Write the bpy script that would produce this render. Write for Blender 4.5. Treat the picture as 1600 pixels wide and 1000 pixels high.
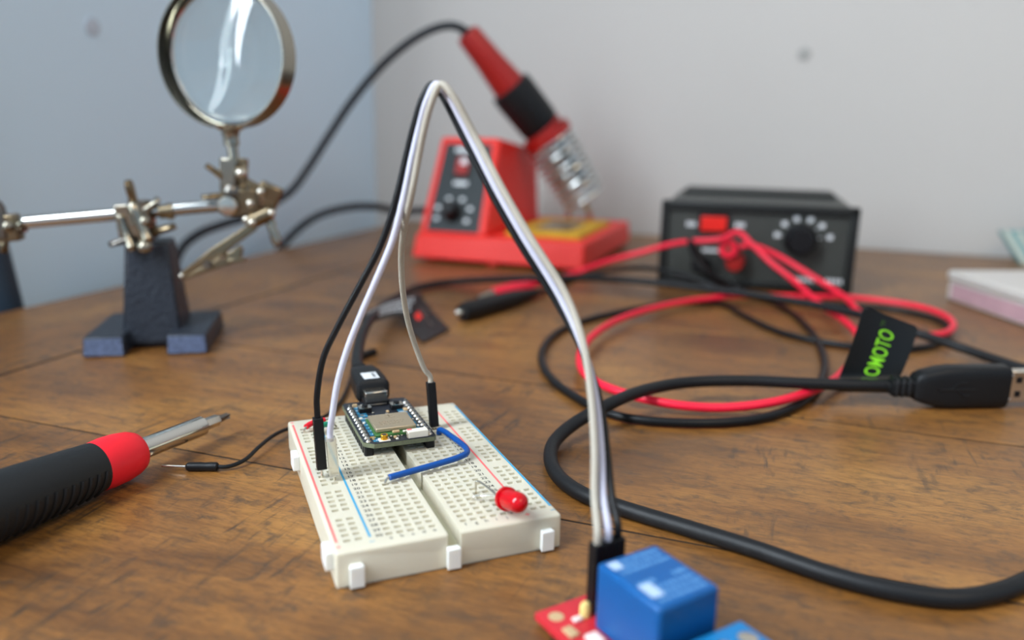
import bpy, bmesh, math, random
from mathutils import Vector, Matrix

# ------------------------------------------------------------------ reset
for o in list(bpy.data.objects):
    bpy.data.objects.remove(o, do_unlink=True)
SC = bpy.context.scene
COL = SC.collection
MM = 0.001
random.seed(7)
TABLE_ANGLE = -0.341          # the table's long planks run at this angle
UX, UY = math.cos(TABLE_ANGLE), math.sin(TABLE_ANGLE)


def uv_to_world(u, v, z=0.0):
    """table frame (mm) -> world (mm)"""
    return Vector((u * UX - v * UY, u * UY + v * UX, z))


# ------------------------------------------------------------------ camera
cam_data = bpy.data.cameras.new('camera')
cam = bpy.data.objects.new('camera', cam_data)
COL.objects.link(cam)
PITCH, ROLL = 0.240, 0.018
fw = Vector((0, math.cos(PITCH), -math.sin(PITCH)))
r0 = Vector((1, 0, 0))
u0 = r0.cross(fw)
rt = math.cos(ROLL) * r0 + math.sin(ROLL) * u0
up = -math.sin(ROLL) * r0 + math.cos(ROLL) * u0
cam.matrix_world = Matrix(((rt.x, up.x, -fw.x, 0), (rt.y, up.y, -fw.y, 0),
                           (rt.z, up.z, -fw.z, 99.826 * MM), (0, 0, 0, 1)))
cam_data.sensor_width = 36.0
cam_data.lens = 1256.5 / 1600 * 36.0
cam_data.clip_start = 0.01
cam_data.clip_end = 50
cam_data.dof.use_dof = True
cam_data.dof.focus_distance = 0.222
cam_data.dof.aperture_fstop = 6.6
SC.camera = cam

# ------------------------------------------------------------------ world, lights, exposure
SC.view_settings.view_transform = 'Standard'
SC.view_settings.look = 'None'
SC.view_settings.exposure = -0.12
SC.view_settings.gamma = 1.0
SC.view_settings.use_curve_mapping = False
world = bpy.data.worlds.new('room_light')
SC.world = world
world.use_nodes = True
bgn = world.node_tree.nodes['Background']
bgn.inputs[0].default_value = (0.56, 0.77, 1.0, 1)
bgn.inputs[1].default_value = 0.72


def area_light(name, loc, target, sx, sy, power, color):
    l = bpy.data.lights.new(name, 'AREA')
    l.shape = 'RECTANGLE'
    l.size, l.size_y = sx, sy
    l.energy = power
    l.color = color
    o = bpy.data.objects.new(name, l)
    COL.objects.link(o)
    o.location = loc
    d = Vector(target) - Vector(loc)
    o.rotation_euler = d.to_track_quat('-Z', 'Y').to_euler()
    return o


# daylight through the window in the left wall
_w = uv_to_world(-412, -260, 560) * MM
_t = uv_to_world(200, -60, 430) * MM
area_light('window_daylight', _w, _t, 0.20, 0.95, 22.0, (0.84, 0.92, 1.0))
# warm lamp of the room, high behind the viewer
area_light('room_lamp', (0.75, -0.7, 1.35), (0.35, 0.4, 0.0), 0.5, 0.5, 8.5, (1.0, 0.76, 0.48))


# ------------------------------------------------------------------ materials
def lin(c):
    return c / 12.92 if c <= 0.04045 else ((c + 0.055) / 1.055) ** 2.4


def rgb(r, g, b):
    return (lin(r / 255), lin(g / 255), lin(b / 255), 1)


def new_mat(name):
    m = bpy.data.materials.new(name)
    m.use_nodes = True
    nt = m.node_tree
    return m, nt, nt.nodes['Principled BSDF']


def mat(name, col, rough=0.5, metal=0.0, spec=0.5, vary=0.06, scale=300.0, bump=0.0, bscale=600.0, trans=0.0,
        sub=0.0, coat=0.0, ior=1.45, emit=0.0):
    """principled surface with a little noise in its colour and relief"""
    m, nt, b = new_mat(name)
    N, L = nt.nodes, nt.links
    tc = N.new('ShaderNodeTexCoord')
    no = N.new('ShaderNodeTexNoise')
    no.inputs['Scale'].default_value = scale
    no.inputs['Detail'].default_value = 3
    L.new(tc.outputs['Object'], no.inputs['Vector'])
    mx = N.new('ShaderNodeMixRGB')
    c = Vector(col[:3])
    mx.inputs[1].default_value = (*(c * (1 - vary)), 1)
    mx.inputs[2].default_value = (*[min(1, x * (1 + vary)) for x in c], 1)
    L.new(no.outputs['Fac'], mx.inputs[0])
    L.new(mx.outputs[0], b.inputs['Base Color'])
    b.inputs['Roughness'].default_value = rough
    b.inputs['Metallic'].default_value = metal
    b.inputs['Specular IOR Level'].default_value = spec
    b.inputs['Transmission Weight'].default_value = trans
    b.inputs['IOR'].default_value = ior
    b.inputs['Coat Weight'].default_value = coat
    if sub:
        b.inputs['Subsurface Weight'].default_value = sub
        b.inputs['Subsurface Radius'].default_value = (1, 0.9, 0.7)
        b.inputs['Subsurface Scale'].default_value = 0.0025
    if emit:
        b.inputs['Emission Color'].default_value = col
        b.inputs['Emission Strength'].default_value = emit
    if bump:
        n2 = N.new('ShaderNodeTexNoise')
        n2.inputs['Scale'].default_value = bscale
        n2.inputs['Detail'].default_value = 4
        L.new(tc.outputs['Object'], n2.inputs['Vector'])
        bp = N.new('ShaderNodeBump')
        bp.inputs['Strength'].default_value = bump
        bp.inputs['Distance'].default_value = 0.0006
        L.new(n2.outputs['Fac'], bp.inputs['Height'])
        L.new(bp.outputs[0], b.inputs['Normal'])
    return m


def wood_mat():
    m, nt, b = new_mat('stained_wood')
    N, L = nt.nodes, nt.links
    tc = N.new('ShaderNodeTexCoord')
    oi = N.new('ShaderNodeObjectInfo')
    sh = N.new('ShaderNodeVectorMath'); sh.operation = 'MULTIPLY_ADD'
    cmb = N.new('ShaderNodeCombineXYZ')
    for k in range(3):
        L.new(oi.outputs['Random'], cmb.inputs[k])
    sh.inputs[1].default_value = (7.3, 3.1, 5.7)
    L.new(cmb.outputs[0], sh.inputs[0])
    L.new(tc.outputs['Object'], sh.inputs[2])

    def noise(scale3, detail, rough=0.6, dist=0.0):
        mp = N.new('ShaderNodeMapping')
        mp.inputs['Scale'].default_value = scale3
        L.new(sh.outputs[0], mp.inputs['Vector'])
        n = N.new('ShaderNodeTexNoise')
        n.inputs['Scale'].default_value = 1.0
        n.inputs['Detail'].default_value = detail
        n.inputs['Roughness'].default_value = rough
        n.inputs['Distortion'].default_value = dist
        L.new(mp.outputs[0], n.inputs['Vector'])
        return n

    def ramp(fac, stops):
        r = N.new('ShaderNodeValToRGB')
        e = r.color_ramp.elements
        while len(e) < len(stops):
            e.new(0.5)
        for i, (p, c) in enumerate(stops):
            e[i].position = p
            e[i].color = c
        L.new(fac, r.inputs[0])
        return r

    def mix(mode, fac, a, c):
        x = N.new('ShaderNodeMixRGB'); x.blend_type = mode
        if isinstance(fac, float):
            x.inputs[0].default_value = fac
        else:
            L.new(fac, x.inputs[0])
        for i, s in ((1, a), (2, c)):
            if isinstance(s, tuple):
                x.inputs[i].default_value = s
            else:
                L.new(s, x.inputs[i])
        return x

    blotch = noise((9, 22, 14), 4, 0.6, 0.5)
    grain = noise((30, 420, 60), 6, 0.72, 0.5)
    fine = noise((240, 2600, 200), 4, 0.7)
    base = ramp(blotch.outputs['Fac'], [(0.30, rgb(102, 63, 22)), (0.50, rgb(143, 94, 39)), (0.70, rgb(168, 118, 55))])
    gr = ramp(grain.outputs['Fac'], [(0.30, (0.50, 0.45, 0.40, 1)), (0.50, (0.95, 0.94, 0.93, 1)), (0.72, (1.14, 1.13, 1.12, 1))])
    c1 = mix('MULTIPLY', 0.8, base.outputs[0], gr.outputs[0])
    fr = ramp(fine.outputs['Fac'], [(0.36, (0.40, 0.36, 0.32, 1)), (0.50, (0.96, 0.96, 0.96, 1)), (0.66, (1.14, 1.13, 1.12, 1))])
    c2 = mix('MULTIPLY', 0.75, c1.outputs[0], fr.outputs[0])
    # worn saw marks across the grain and dark smudges
    saw = noise((330, 45, 60), 4, 0.65, 0.5)
    zone = noise((16, 16, 14), 3)
    sm = ramp(saw.outputs['Fac'], [(0.54, (0, 0, 0, 1)), (0.66, (1, 1, 1, 1))])
    zm = ramp(zone.outputs['Fac'], [(0.49, (0, 0, 0, 1)), (0.60, (1, 1, 1, 1))])
    msk = mix('MULTIPLY', 1.0, sm.outputs[0], zm.outputs[0])
    mk = N.new('ShaderNodeMath'); mk.operation = 'MULTIPLY'; mk.inputs[1].default_value = 0.85
    L.new(msk.outputs[0], mk.inputs[0])
    c3 = mix('MIX', mk.outputs[0], c2.outputs[0], rgb(52, 40, 28))
    smudge = noise((120, 230, 90), 7, 0.76, 0.6)
    s2 = ramp(smudge.outputs['Fac'], [(0.50, (0, 0, 0, 1)), (0.68, (1, 1, 1, 1))])
    mk2 = N.new('ShaderNodeMath'); mk2.operation = 'MULTIPLY'; mk2.inputs[1].default_value = 0.85
    L.new(s2.outputs[0], mk2.inputs[0])
    c4 = mix('MIX', mk2.outputs[0], c3.outputs[0], rgb(64, 48, 33))
    hsv = N.new('ShaderNodeHueSaturation')
    mr = N.new('ShaderNodeMapRange')
    mr.inputs['To Min'].default_value = 0.86
    mr.inputs['To Max'].default_value = 1.08
    L.new(oi.outputs['Random'], mr.inputs['Value'])
    L.new(mr.outputs[0], hsv.inputs['Value'])
    L.new(c4.outputs[0], hsv.inputs['Color'])
    L.new(hsv.outputs[0], b.inputs['Base Color'])
    rr = N.new('ShaderNodeMapRange')
    rr.inputs['To Min'].default_value = 0.42
    rr.inputs['To Max'].default_value = 0.58
    L.new(blotch.outputs['Fac'], rr.inputs['Value'])
    L.new(rr.outputs[0], b.inputs['Roughness'])
    b.inputs['Specular IOR Level'].default_value = 0.5
    b.inputs['Coat Weight'].default_value = 0.32
    b.inputs['Coat Roughness'].default_value = 0.24
    bp = N.new('ShaderNodeBump')
    bp.inputs['Strength'].default_value = 0.25
    bp.inputs['Distance'].default_value = 0.0006
    hs = mix('SUBTRACT', 0.6, grain.outputs['Fac'], mk.outputs[0])
    L.new(hs.outputs[0], bp.inputs['Height'])
    L.new(bp.outputs[0], b.inputs['Normal'])
    return m


M = {}
M['wood'] = wood_mat()
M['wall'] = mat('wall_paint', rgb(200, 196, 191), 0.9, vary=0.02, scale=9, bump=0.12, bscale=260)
M['wall_daylight_tint'] = mat('daylight_tinted_wall_paint', rgb(216, 237, 252), 0.9, vary=0.02, scale=9, bump=0.12, bscale=260)  # bluer and lighter than plain paint: cool daylight put into the colour
M['relay_white'] = mat('relay_white_print', rgb(170, 190, 215), 0.6)
M['floor'] = mat('floor_boards', rgb(120, 95, 75), 0.6, vary=0.2, scale=8)
M['white_paint'] = mat('white_paint', rgb(235, 235, 232), 0.5)
M['board'] = mat('ivory_plastic', rgb(208, 201, 181), 0.42, sub=0.25, vary=0.02)
M['board_tab'] = mat('white_plastic', rgb(238, 238, 232), 0.35, sub=0.2, vary=0.02)
M['hole'] = mat('socket_metal', rgb(192, 189, 174), 0.6, metal=0.0)
M['groove'] = mat('groove_plastic', rgb(196, 190, 160), 0.6)
M['stripe_red'] = mat('red_print', rgb(238, 110, 108), 0.6)
M['stripe_blue'] = mat('blue_print', rgb(60, 152, 190), 0.6)
M['print'] = mat('black_print', rgb(44, 42, 40), 0.8)
M['white_print'] = mat('white_print', rgb(220, 222, 224), 0.7)
M['black'] = mat('black_plastic', rgb(15, 15, 17), 0.45, spec=0.35)
M['black_rub'] = mat('black_rubber', rgb(20, 21, 23), 0.5, spec=0.35, bump=0.08, bscale=900)
M['black_wire'] = mat('black_insulation', rgb(13, 14, 16), 0.42, spec=0.35)
M['white_wire'] = mat('white_insulation', rgb(198, 198, 214), 0.55, spec=0.3, sub=0.1)
M['grey_wire'] = mat('grey_insulation', rgb(172, 165, 152), 0.55, spec=0.3)
M['clear'] = mat('clear_plastic', rgb(228, 222, 205), 0.2, trans=0.75, ior=1.3)
M['blue_wire'] = mat('blue_insulation', rgb(0, 72, 148), 0.38)
M['red_wire'] = mat('red_insulation', rgb(222, 16, 40), 0.36)
M['lead_red'] = mat('red_rubber', rgb(236, 24, 56), 0.42)
M['green_wire'] = mat('green_insulation', rgb(18, 150, 116), 0.36)
M['steel'] = mat('tinned_steel', rgb(214, 208, 196), 0.25, metal=1.0, vary=0.03)
M['chrome'] = mat('chrome_steel', rgb(206, 204, 198), 0.16, metal=1.0, vary=0.02)
M['nickel'] = mat('nickel_plate', rgb(158, 152, 138), 0.2, metal=1.0, vary=0.04)
M['brass'] = mat('brassy_nickel', rgb(136, 121, 97), 0.28, metal=1.0, vary=0.05)
M['dark_steel'] = mat('dark_steel', rgb(120, 116, 110), 0.3, metal=1.0)
M['gold'] = mat('gold_plate', rgb(246, 178, 50), 0.25, metal=0.85)
M['iron_cast'] = mat('hammered_iron', rgb(34, 40, 50), 0.45, bump=0.9, bscale=420, vary=0.25)
M['iron_face'] = mat('bare_cast_face', rgb(80, 92, 120), 0.45, bump=1.0, bscale=900, vary=0.75, scale=700)
M['pcb'] = mat('black_solder_mask', rgb(30, 33, 40), 0.4, vary=0.15)
M['pcb_edge'] = mat('pcb_edge_laminate', rgb(104, 108, 84), 0.6, vary=0.35, scale=1500)
M['silk_blue'] = mat('blue_silkscreen', rgb(40, 118, 150), 0.6, vary=0.25, scale=1500)
M['solder'] = mat('solder', rgb(184, 182, 176), 0.32, metal=1.0)
M['shield'] = mat('shield_can', rgb(196, 178, 150), 0.42, metal=0.75, vary=0.05, scale=900)
M['etch'] = mat('etched_print', rgb(140, 122, 98), 0.6)
M['module_green'] = mat('green_pcb', rgb(62, 108, 56), 0.5)
M['ceramic'] = mat('white_ceramic', rgb(232, 224, 208), 0.5)
M['tan_part'] = mat('tan_part', rgb(190, 160, 120), 0.5)
M['red_led'] = mat('red_led_epoxy', rgb(216, 6, 24), 0.15, trans=0.35, sub=0.3)
M['station_red'] = mat('red_moulded_plastic', rgb(232, 44, 34), 0.45, vary=0.03)
M['handle_red'] = mat('dark_red_handle', rgb(156, 24, 18), 0.4, vary=0.04)
M['panel_dark'] = mat('dark_panel', rgb(40, 47, 49), 0.5, spec=0.4)
M['switch_red'] = mat('red_switch', rgb(222, 40, 32), 0.3)
M['sponge'] = mat('sponge', rgb(196, 150, 40), 0.95, vary=0.35, scale=160, bump=0.8, bscale=700)
M['psu'] = mat('charcoal_case', rgb(56, 58, 54), 0.5, vary=0.05)
M['psu_dark'] = mat('dark_case', rgb(26, 28, 27), 0.45, spec=0.4)
M['screw_red'] = mat('red_grip', rgb(235, 22, 40), 0.45, vary=0.04)
M['grip_black'] = mat('black_grip', rgb(26, 27, 28), 0.5, spec=0.4, bump=0.1)
M['tag'] = mat('black_label', rgb(20, 22, 23), 0.4, spec=0.35)
M['green_print'] = mat('green_print', rgb(140, 226, 40), 0.6)
M['green_dim'] = mat('dark_green_print', rgb(64, 104, 36), 0.6)
M['relay_blue'] = mat('relay_blue', rgb(0, 80, 142), 0.36, vary=0.03)
M['relay_print'] = mat('relay_print', rgb(84, 136, 184), 0.6)
M['terminal_blue'] = mat('terminal_blue', rgb(10, 112, 170), 0.4)
M['pcb_red'] = mat('red_solder_mask', rgb(196, 40, 50), 0.4, vary=0.12)
M['pale'] = mat('pale_print', rgb(232, 214, 206), 0.6)
M['yellow'] = mat('yellow_part', rgb(226, 196, 120), 0.5)
M['box_white'] = mat('frosted_plastic', rgb(206, 199, 192), 0.4, sub=0.2, vary=0.03)
M['box_pink'] = mat('pink_contents', rgb(188, 150, 156), 0.6, vary=0.25, scale=60)
M['teal'] = mat('teal_paper', rgb(110, 156, 158), 0.7, vary=0.12, scale=60)
M['cream'] = mat('cream_paper', rgb(206, 206, 190), 0.7)
M['dark_blue'] = mat('dark_blue_metal', rgb(44, 58, 72), 0.45, vary=0.1)
M['glass'] = mat('lens_glass', rgb(244, 252, 252), 0.0, trans=1.0, ior=1.48, vary=0.0)
M['pane'] = mat('window_glass', rgb(240, 250, 250), 0.05, trans=0.9, ior=1.05, vary=0.0)
M['red_dot'] = mat('red_print_dot', rgb(232, 40, 30), 0.6)
M['seam_dirt'] = mat('seam_dirt', rgb(30, 22, 16), 0.9, vary=0.3)
M['wall_filler_blue'] = mat('bluish_filler', rgb(196, 206, 218), 0.9)
M['coil'] = mat('spring_steel', rgb(206, 210, 208), 0.3, metal=1.0)
M['wall_filler'] = mat('wall_filler', rgb(166, 164, 160), 0.9)
M['cord_grey'] = mat('dark_cord', rgb(26, 30, 36), 0.5, spec=0.4)


# ------------------------------------------------------------------ mesh builder, millimetres
def frame_of(d):
    d = Vector(d).normalized()
    a = Vector((0, 0, 1)) if abs(d.z) < 0.9 else Vector((1, 0, 0))
    x = a.cross(d).normalized()
    return x, d.cross(x), d


class MB:
    def __init__(self, xf=None):
        self.v, self.f, self.xf = [], [], xf

    def add(self, verts, faces):
        n = len(self.v)
        for p in verts:
            p = Vector(p)
            self.v.append(self.xf @ p if self.xf else p)
        self.f += [tuple(n + i for i in q) for q in faces]
        return self

    def box(self, a, b):
        x0, y0, z0 = a; x1, y1, z1 = b
        vs = [(x0, y0, z0), (x1, y0, z0), (x1, y1, z0), (x0, y1, z0), (x0, y0, z1), (x1, y0, z1), (x1, y1, z1), (x0, y1, z1)]
        return self.add(vs, [(0, 3, 2, 1), (4, 5, 6, 7), (0, 1, 5, 4), (1, 2, 6, 5), (2, 3, 7, 6), (3, 0, 4, 7)])

    def hexa(self, bot, top):
        """eight corners: four below, four above, same order (counter-clockwise seen from above)"""
        return self.add(list(bot) + list(top), [(0, 3, 2, 1), (4, 5, 6, 7), (0, 1, 5, 4), (1, 2, 6, 5), (2, 3, 7, 6), (3, 0, 4, 7)])

    def obox(self, c, ax, ay, az, hx, hy, hz):
        """box about c with axes and half sizes"""
        c, ax, ay, az = Vector(c), Vector(ax).normalized(), Vector(ay).normalized(), Vector(az).normalized()
        q = lambda i, j, k: c + ax * hx * i + ay * hy * j + az * hz * k
        return self.hexa([q(-1, -1, -1), q(1, -1, -1), q(1, 1, -1), q(-1, 1, -1)], [q(-1, -1, 1), q(1, -1, 1), q(1, 1, 1), q(-1, 1, 1)])

    def lathe(self, p0, p1, prof, n=24, caps=True):
        """profile (t along p0->p1 in mm, radius)"""
        p0, p1 = Vector(p0), Vector(p1)
        x, y, d = frame_of(p1 - p0)
        vs, fs = [], []
        for t, r in prof:
            for k in range(n):
                a = 2 * math.pi * k / n
                vs.append(p0 + d * t + (x * math.cos(a) + y * math.sin(a)) * r)
        for i in range(len(prof) - 1):
            for k in range(n):
                a, b = i * n + k, i * n + (k + 1) % n
                fs.append((a, b, b + n, a + n))
        if caps:
            fs.append(tuple(reversed(range(n))))
            m = (len(prof) - 1) * n
            fs.append(tuple(range(m, m + n)))
        return self.add(vs, fs)

    def cyl(self, p0, p1, r0, r1=None, n=20):
        r1 = r0 if r1 is None else r1
        l = (Vector(p1) - Vector(p0)).length
        return self.lathe(p0, p1, [(0, r0), (l, r1)], n)

    def ball(self, c, r, n=16, m=10, squash=1.0):
        prof = [(r * squash * (1 - math.cos(math.pi * i / m)), max(1e-3, r * math.sin(math.pi * i / m))) for i in range(m + 1)]
        c = Vector(c)
        return self.lathe(c - Vector((0, 0, r * squash)), c + Vector((0, 0, r * squash)), prof, n)

    def tube(self, pts, r, n=12, caps=True):
        pts = [Vector(p) for p in pts]
        vs, fs = [], []
        t = (pts[1] - pts[0]).normalized()
        x, y, _ = frame_of(t)
        for i, p in enumerate(pts):
            if 0 < i < len(pts) - 1:
                t2 = (pts[i + 1] - pts[i - 1]).normalized()
            elif i == 0:
                t2 = (pts[1] - pts[0]).normalized()
            else:
                t2 = (pts[-1] - pts[-2]).normalized()
            q = t.rotation_difference(t2)
            x, y = q @ x, q @ y
            t = t2
            rr = r(i / (len(pts) - 1)) if callable(r) else r
            for k in range(n):
                a = 2 * math.pi * k / n
                vs.append(p + (x * math.cos(a) + y * math.sin(a)) * rr)
        for i in range(len(pts) - 1):
            for k in range(n):
                a, b = i * n + k, i * n + (k + 1) % n
                fs.append((a, b, b + n, a + n))
        if caps:
            fs.append(tuple(reversed(range(n))))
            m = (len(pts) - 1) * n
            fs.append(tuple(range(m, m + n)))
        return self.add(vs, fs)

    def prism(self, poly, z0, z1):
        n = len(poly)
        vs = [(x, y, z0) for x, y in poly] + [(x, y, z1) for x, y in poly]
        fs = [tuple(reversed(range(n))), tuple(range(n, 2 * n))]
        fs += [(i, (i + 1) % n, n + (i + 1) % n, n + i) for i in range(n)]
        return self.add(vs, fs)

    def sheet(self, fn, nu, nv, thick):
        """a bent sheet: fn(s, t) -> point; thickness along the local normal"""
        P = [[Vector(fn(i / nu, j / nv)) for j in range(nv + 1)] for i in range(nu + 1)]

        def nor(i, j):
            a = P[min(i + 1, nu)][j] - P[max(i - 1, 0)][j]
            b = P[i][min(j + 1, nv)] - P[i][max(j - 1, 0)]
            return a.cross(b).normalized()
        w = nv + 1
        K = (nu + 1) * w
        vs = [P[i][j] + nor(i, j) * thick / 2 for i in range(nu + 1) for j in range(w)]
        vs += [P[i][j] - nor(i, j) * thick / 2 for i in range(nu + 1) for j in range(w)]
        fs = []
        for i in range(nu):
            for j in range(nv):
                a, b, c, d = i * w + j, (i + 1) * w + j, (i + 1) * w + j + 1, i * w + j + 1
                fs += [(a, b, c, d), (K + d, K + c, K + b, K + a)]
        rim = [i * w for i in range(nu + 1)] + [nu * w + j for j in range(1, w)] + [i * w + nv for i in range(nu - 1, -1, -1)] + [j for j in range(nv - 1, 0, -1)]
        for q in range(len(rim)):
            a, b = rim[q], rim[(q + 1) % len(rim)]
            fs.append((b, a, K + a, K + b))
        return self.add(vs, fs)

    def build(self, name, m, parent=None, bevel=0.0, seg=2, sharp=35, label=None, loc=None):
        me = bpy.data.meshes.new(name)
        me.from_pydata([tuple(p * MM) for p in self.v], [], self.f)
        me.update()
        bm = bmesh.new()
        bm.from_mesh(me)
        bmesh.ops.recalc_face_normals(bm, faces=bm.faces)
        bm.to_mesh(me)
        bm.free()
        me.polygons.foreach_set('use_smooth', [True] * len(me.polygons))
        me.set_sharp_from_angle(angle=math.radians(sharp))
        me.materials.append(M[m] if isinstance(m, str) else m)
        o = bpy.data.objects.new(name, me)
        COL.objects.link(o)
        o.parent = parent
        if loc:
            o.location = Vector(loc) * MM
        if bevel:
            md = o.modifiers.new('edge', 'BEVEL')
            md.width = bevel * MM
            md.segments = seg
            md.limit_method = 'ANGLE'
            md.angle_limit = math.radians(40)
        if label:
            o['label'] = label
        return o


def thing(name, label, cat, loc=(0, 0, 0), rz=0.0, group=None, parent=None):
    e = bpy.data.objects.new(name, None)
    COL.objects.link(e)
    e.empty_display_size = 0.01
    e.location = Vector(loc) * MM
    e.rotation_euler = (0, 0, rz)
    e['label'] = label
    e['category'] = cat
    if group:
        e['group'] = group
    return e


def structure(o, label, cat):
    o['kind'] = 'structure'
    o['label'] = label
    o['category'] = cat
    return o


def copy_part(o, parent, loc):
    c = o.copy()
    COL.objects.link(c)
    c.parent = parent
    c.location = Vector(loc) * MM
    return c


def smooth(pts, n=8):
    """centripetal Catmull-Rom through the points"""
    P = [Vector(p) for p in pts]
    P = [P[0] * 2 - P[1]] + P + [P[-1] * 2 - P[-2]]
    out = []
    for i in range(1, len(P) - 2):
        p0, p1, p2, p3 = P[i - 1:i + 3]
        t0 = 0
        t1 = t0 + max(1e-4, (p1 - p0).length) ** 0.5
        t2 = t1 + max(1e-4, (p2 - p1).length) ** 0.5
        t3 = t2 + max(1e-4, (p3 - p2).length) ** 0.5
        for k in range(n):
            t = t1 + (t2 - t1) * k / n
            a1 = p0 * ((t1 - t) / (t1 - t0)) + p1 * ((t - t0) / (t1 - t0))
            a2 = p1 * ((t2 - t) / (t2 - t1)) + p2 * ((t - t1) / (t2 - t1))
            a3 = p2 * ((t3 - t) / (t3 - t2)) + p3 * ((t - t2) / (t3 - t2))
            b1 = a1 * ((t2 - t) / (t2 - t0)) + a2 * ((t - t0) / (t2 - t0))
            b2 = a2 * ((t3 - t) / (t3 - t1)) + a3 * ((t - t1) / (t3 - t1))
            out.append(b1 * ((t2 - t) / (t2 - t1)) + b2 * ((t - t1) / (t2 - t1)))
    out.append(P[-2])
    return out


_text_cache = {}


def text_geo(s, shear=0.0, bold=0.0):
    """vertices and faces of flat lettering, cap height about 0.7, centred on nothing (starts at x=0)"""
    key = (s, shear, bold)
    if key in _text_cache:
        return _text_cache[key]
    cu = bpy.data.curves.new('lettering', 'FONT')
    cu.body = s
    cu.shear = shear
    cu.offset = bold
    cu.resolution_u = 3
    ob = bpy.data.objects.new('lettering', cu)
    COL.objects.link(ob)
    dg = bpy.context.evaluated_depsgraph_get()
    me = bpy.data.meshes.new_from_object(ob.evaluated_get(dg))
    vs = [v.co.copy() for v in me.vertices]
    fs = [tuple(p.vertices) for p in me.polygons]
    bpy.data.objects.remove(ob)
    bpy.data.curves.remove(cu)
    bpy.data.meshes.remove(me)
    _text_cache[key] = (vs, fs)
    return vs, fs


def put_text(mb, s, fn, shear=0.0, bold=0.0, center=True):
    """fn maps (x, y) of the lettering (x from -w/2 to w/2) to a point"""
    vs, fs = text_geo(s, shear, bold)
    if not vs:
        return
    x0, x1 = min(v.x for v in vs), max(v.x for v in vs)
    c = (x0 + x1) / 2 if center else x0
    mb.add([fn(v.x - c, v.y) for v in vs], fs)

# ================================================================== the setting
U_EDGE, V_BACK = -383.0, 752.0        # left edge and back edge of the table, table frame (mm)
U_WALL, V_WALL = -424.0, 758.0
FLOOR_Z = -745.0


def uv_xf(loc_z=0.0):
    return Matrix.Rotation(TABLE_ANGLE, 4, 'Z')


mb = MB(uv_xf())
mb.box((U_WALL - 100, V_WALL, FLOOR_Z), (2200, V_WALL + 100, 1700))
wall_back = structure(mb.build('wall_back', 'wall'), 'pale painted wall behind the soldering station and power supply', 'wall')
# left wall with the window opening
WV0, WV1, WZ0, WZ1 = -700.0, 180.0, 60.0, 1150.0
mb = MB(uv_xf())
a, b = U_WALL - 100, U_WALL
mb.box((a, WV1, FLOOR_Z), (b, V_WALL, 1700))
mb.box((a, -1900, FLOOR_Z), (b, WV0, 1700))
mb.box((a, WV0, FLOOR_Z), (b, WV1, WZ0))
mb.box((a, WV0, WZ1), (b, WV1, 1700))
wall_left = structure(mb.build('wall_left', 'wall_daylight_tint'), 'painted wall with cool daylight put into its colour, behind the magnifying glass stand', 'wall')
mb = MB(uv_xf())
mb.box((U_WALL - 100, -1900, FLOOR_Z - 20), (2200, V_WALL + 100, FLOOR_Z))
structure(mb.build('floor', 'floor'), 'brown floor under the table', 'floor')
# window_1 in the left wall, beside the table
win = bpy.data.objects.new('window_1', None)
COL.objects.link(win)
structure(win, 'white framed window in the wall beside the table', 'window')
mb = MB(uv_xf())
for q0, q1 in (((WV0, WZ0), (WV1, WZ0 + 45)), ((WV0, WZ1 - 45), (WV1, WZ1)), ((WV0, WZ0), (WV0 + 45, WZ1)), ((WV1 - 45, WZ0), (WV1, WZ1)),
               ((-282, WZ0), (-238, WZ1))):
    mb.box((U_WALL - 70, q0[0], q0[1]), (U_WALL - 20, q1[0], q1[1]))
mb.build('window_frame', 'white_paint', win)
MB(uv_xf()).box((U_WALL - 48, WV0 + 45, WZ0 + 45), (U_WALL - 44, -282, WZ1 - 45)).build('pane', 'pane', win)
MB(uv_xf()).box((U_WALL - 48, -238, WZ0 + 45), (U_WALL - 44, WV1 - 45, WZ1 - 45)).build('pane', 'pane', win)
# patches of filler in the plaster
nb = Vector((244.00, 717.19, 160.82))
mb = MB()
d = uv_to_world(0, -1)
mb.lathe(nb - d * 1, nb + d * 1.2, [(0, 5.5), (1.15, 5.5), (1.2, 5.2)], 20)
mb.build('filler_patch', 'wall_filler', wall_back)
nb = Vector((-262.81, 525.74, 153.20))
mb = MB()
d = uv_to_world(1, 0)
mb.lathe(nb - d * 1, nb + d * 1.2, [(0, 5.5), (1.15, 5.5), (1.2, 5.2)], 20)
mb.build('filler_patch', 'wall_filler_blue', wall_left)

# ================================================================== table of planks
table = thing('table', 'brown stained plank table with everything lying on it', 'table', (0, 0, 0), TABLE_ANGLE)
TH = 28.0
seams = [-560, -455, -350, -243, -136, -29, 78, 184.5, 288, 397, 509, 627, V_BACK]
U_IN = -290.0
U_END = 900.0
for i in range(len(seams) - 1):
    v0, v1 = seams[i] + 0.5, seams[i + 1] - 0.5
    L, W = (U_END - U_IN - 1) / 2, (v1 - v0) / 2
    p = MB().box((-L, -W, -TH / 2), (L, W, TH / 2)).build('plank', 'wood', table, loc=((U_END + U_IN + 1) / 2, (v0 + v1) / 2, -TH / 2))
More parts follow.
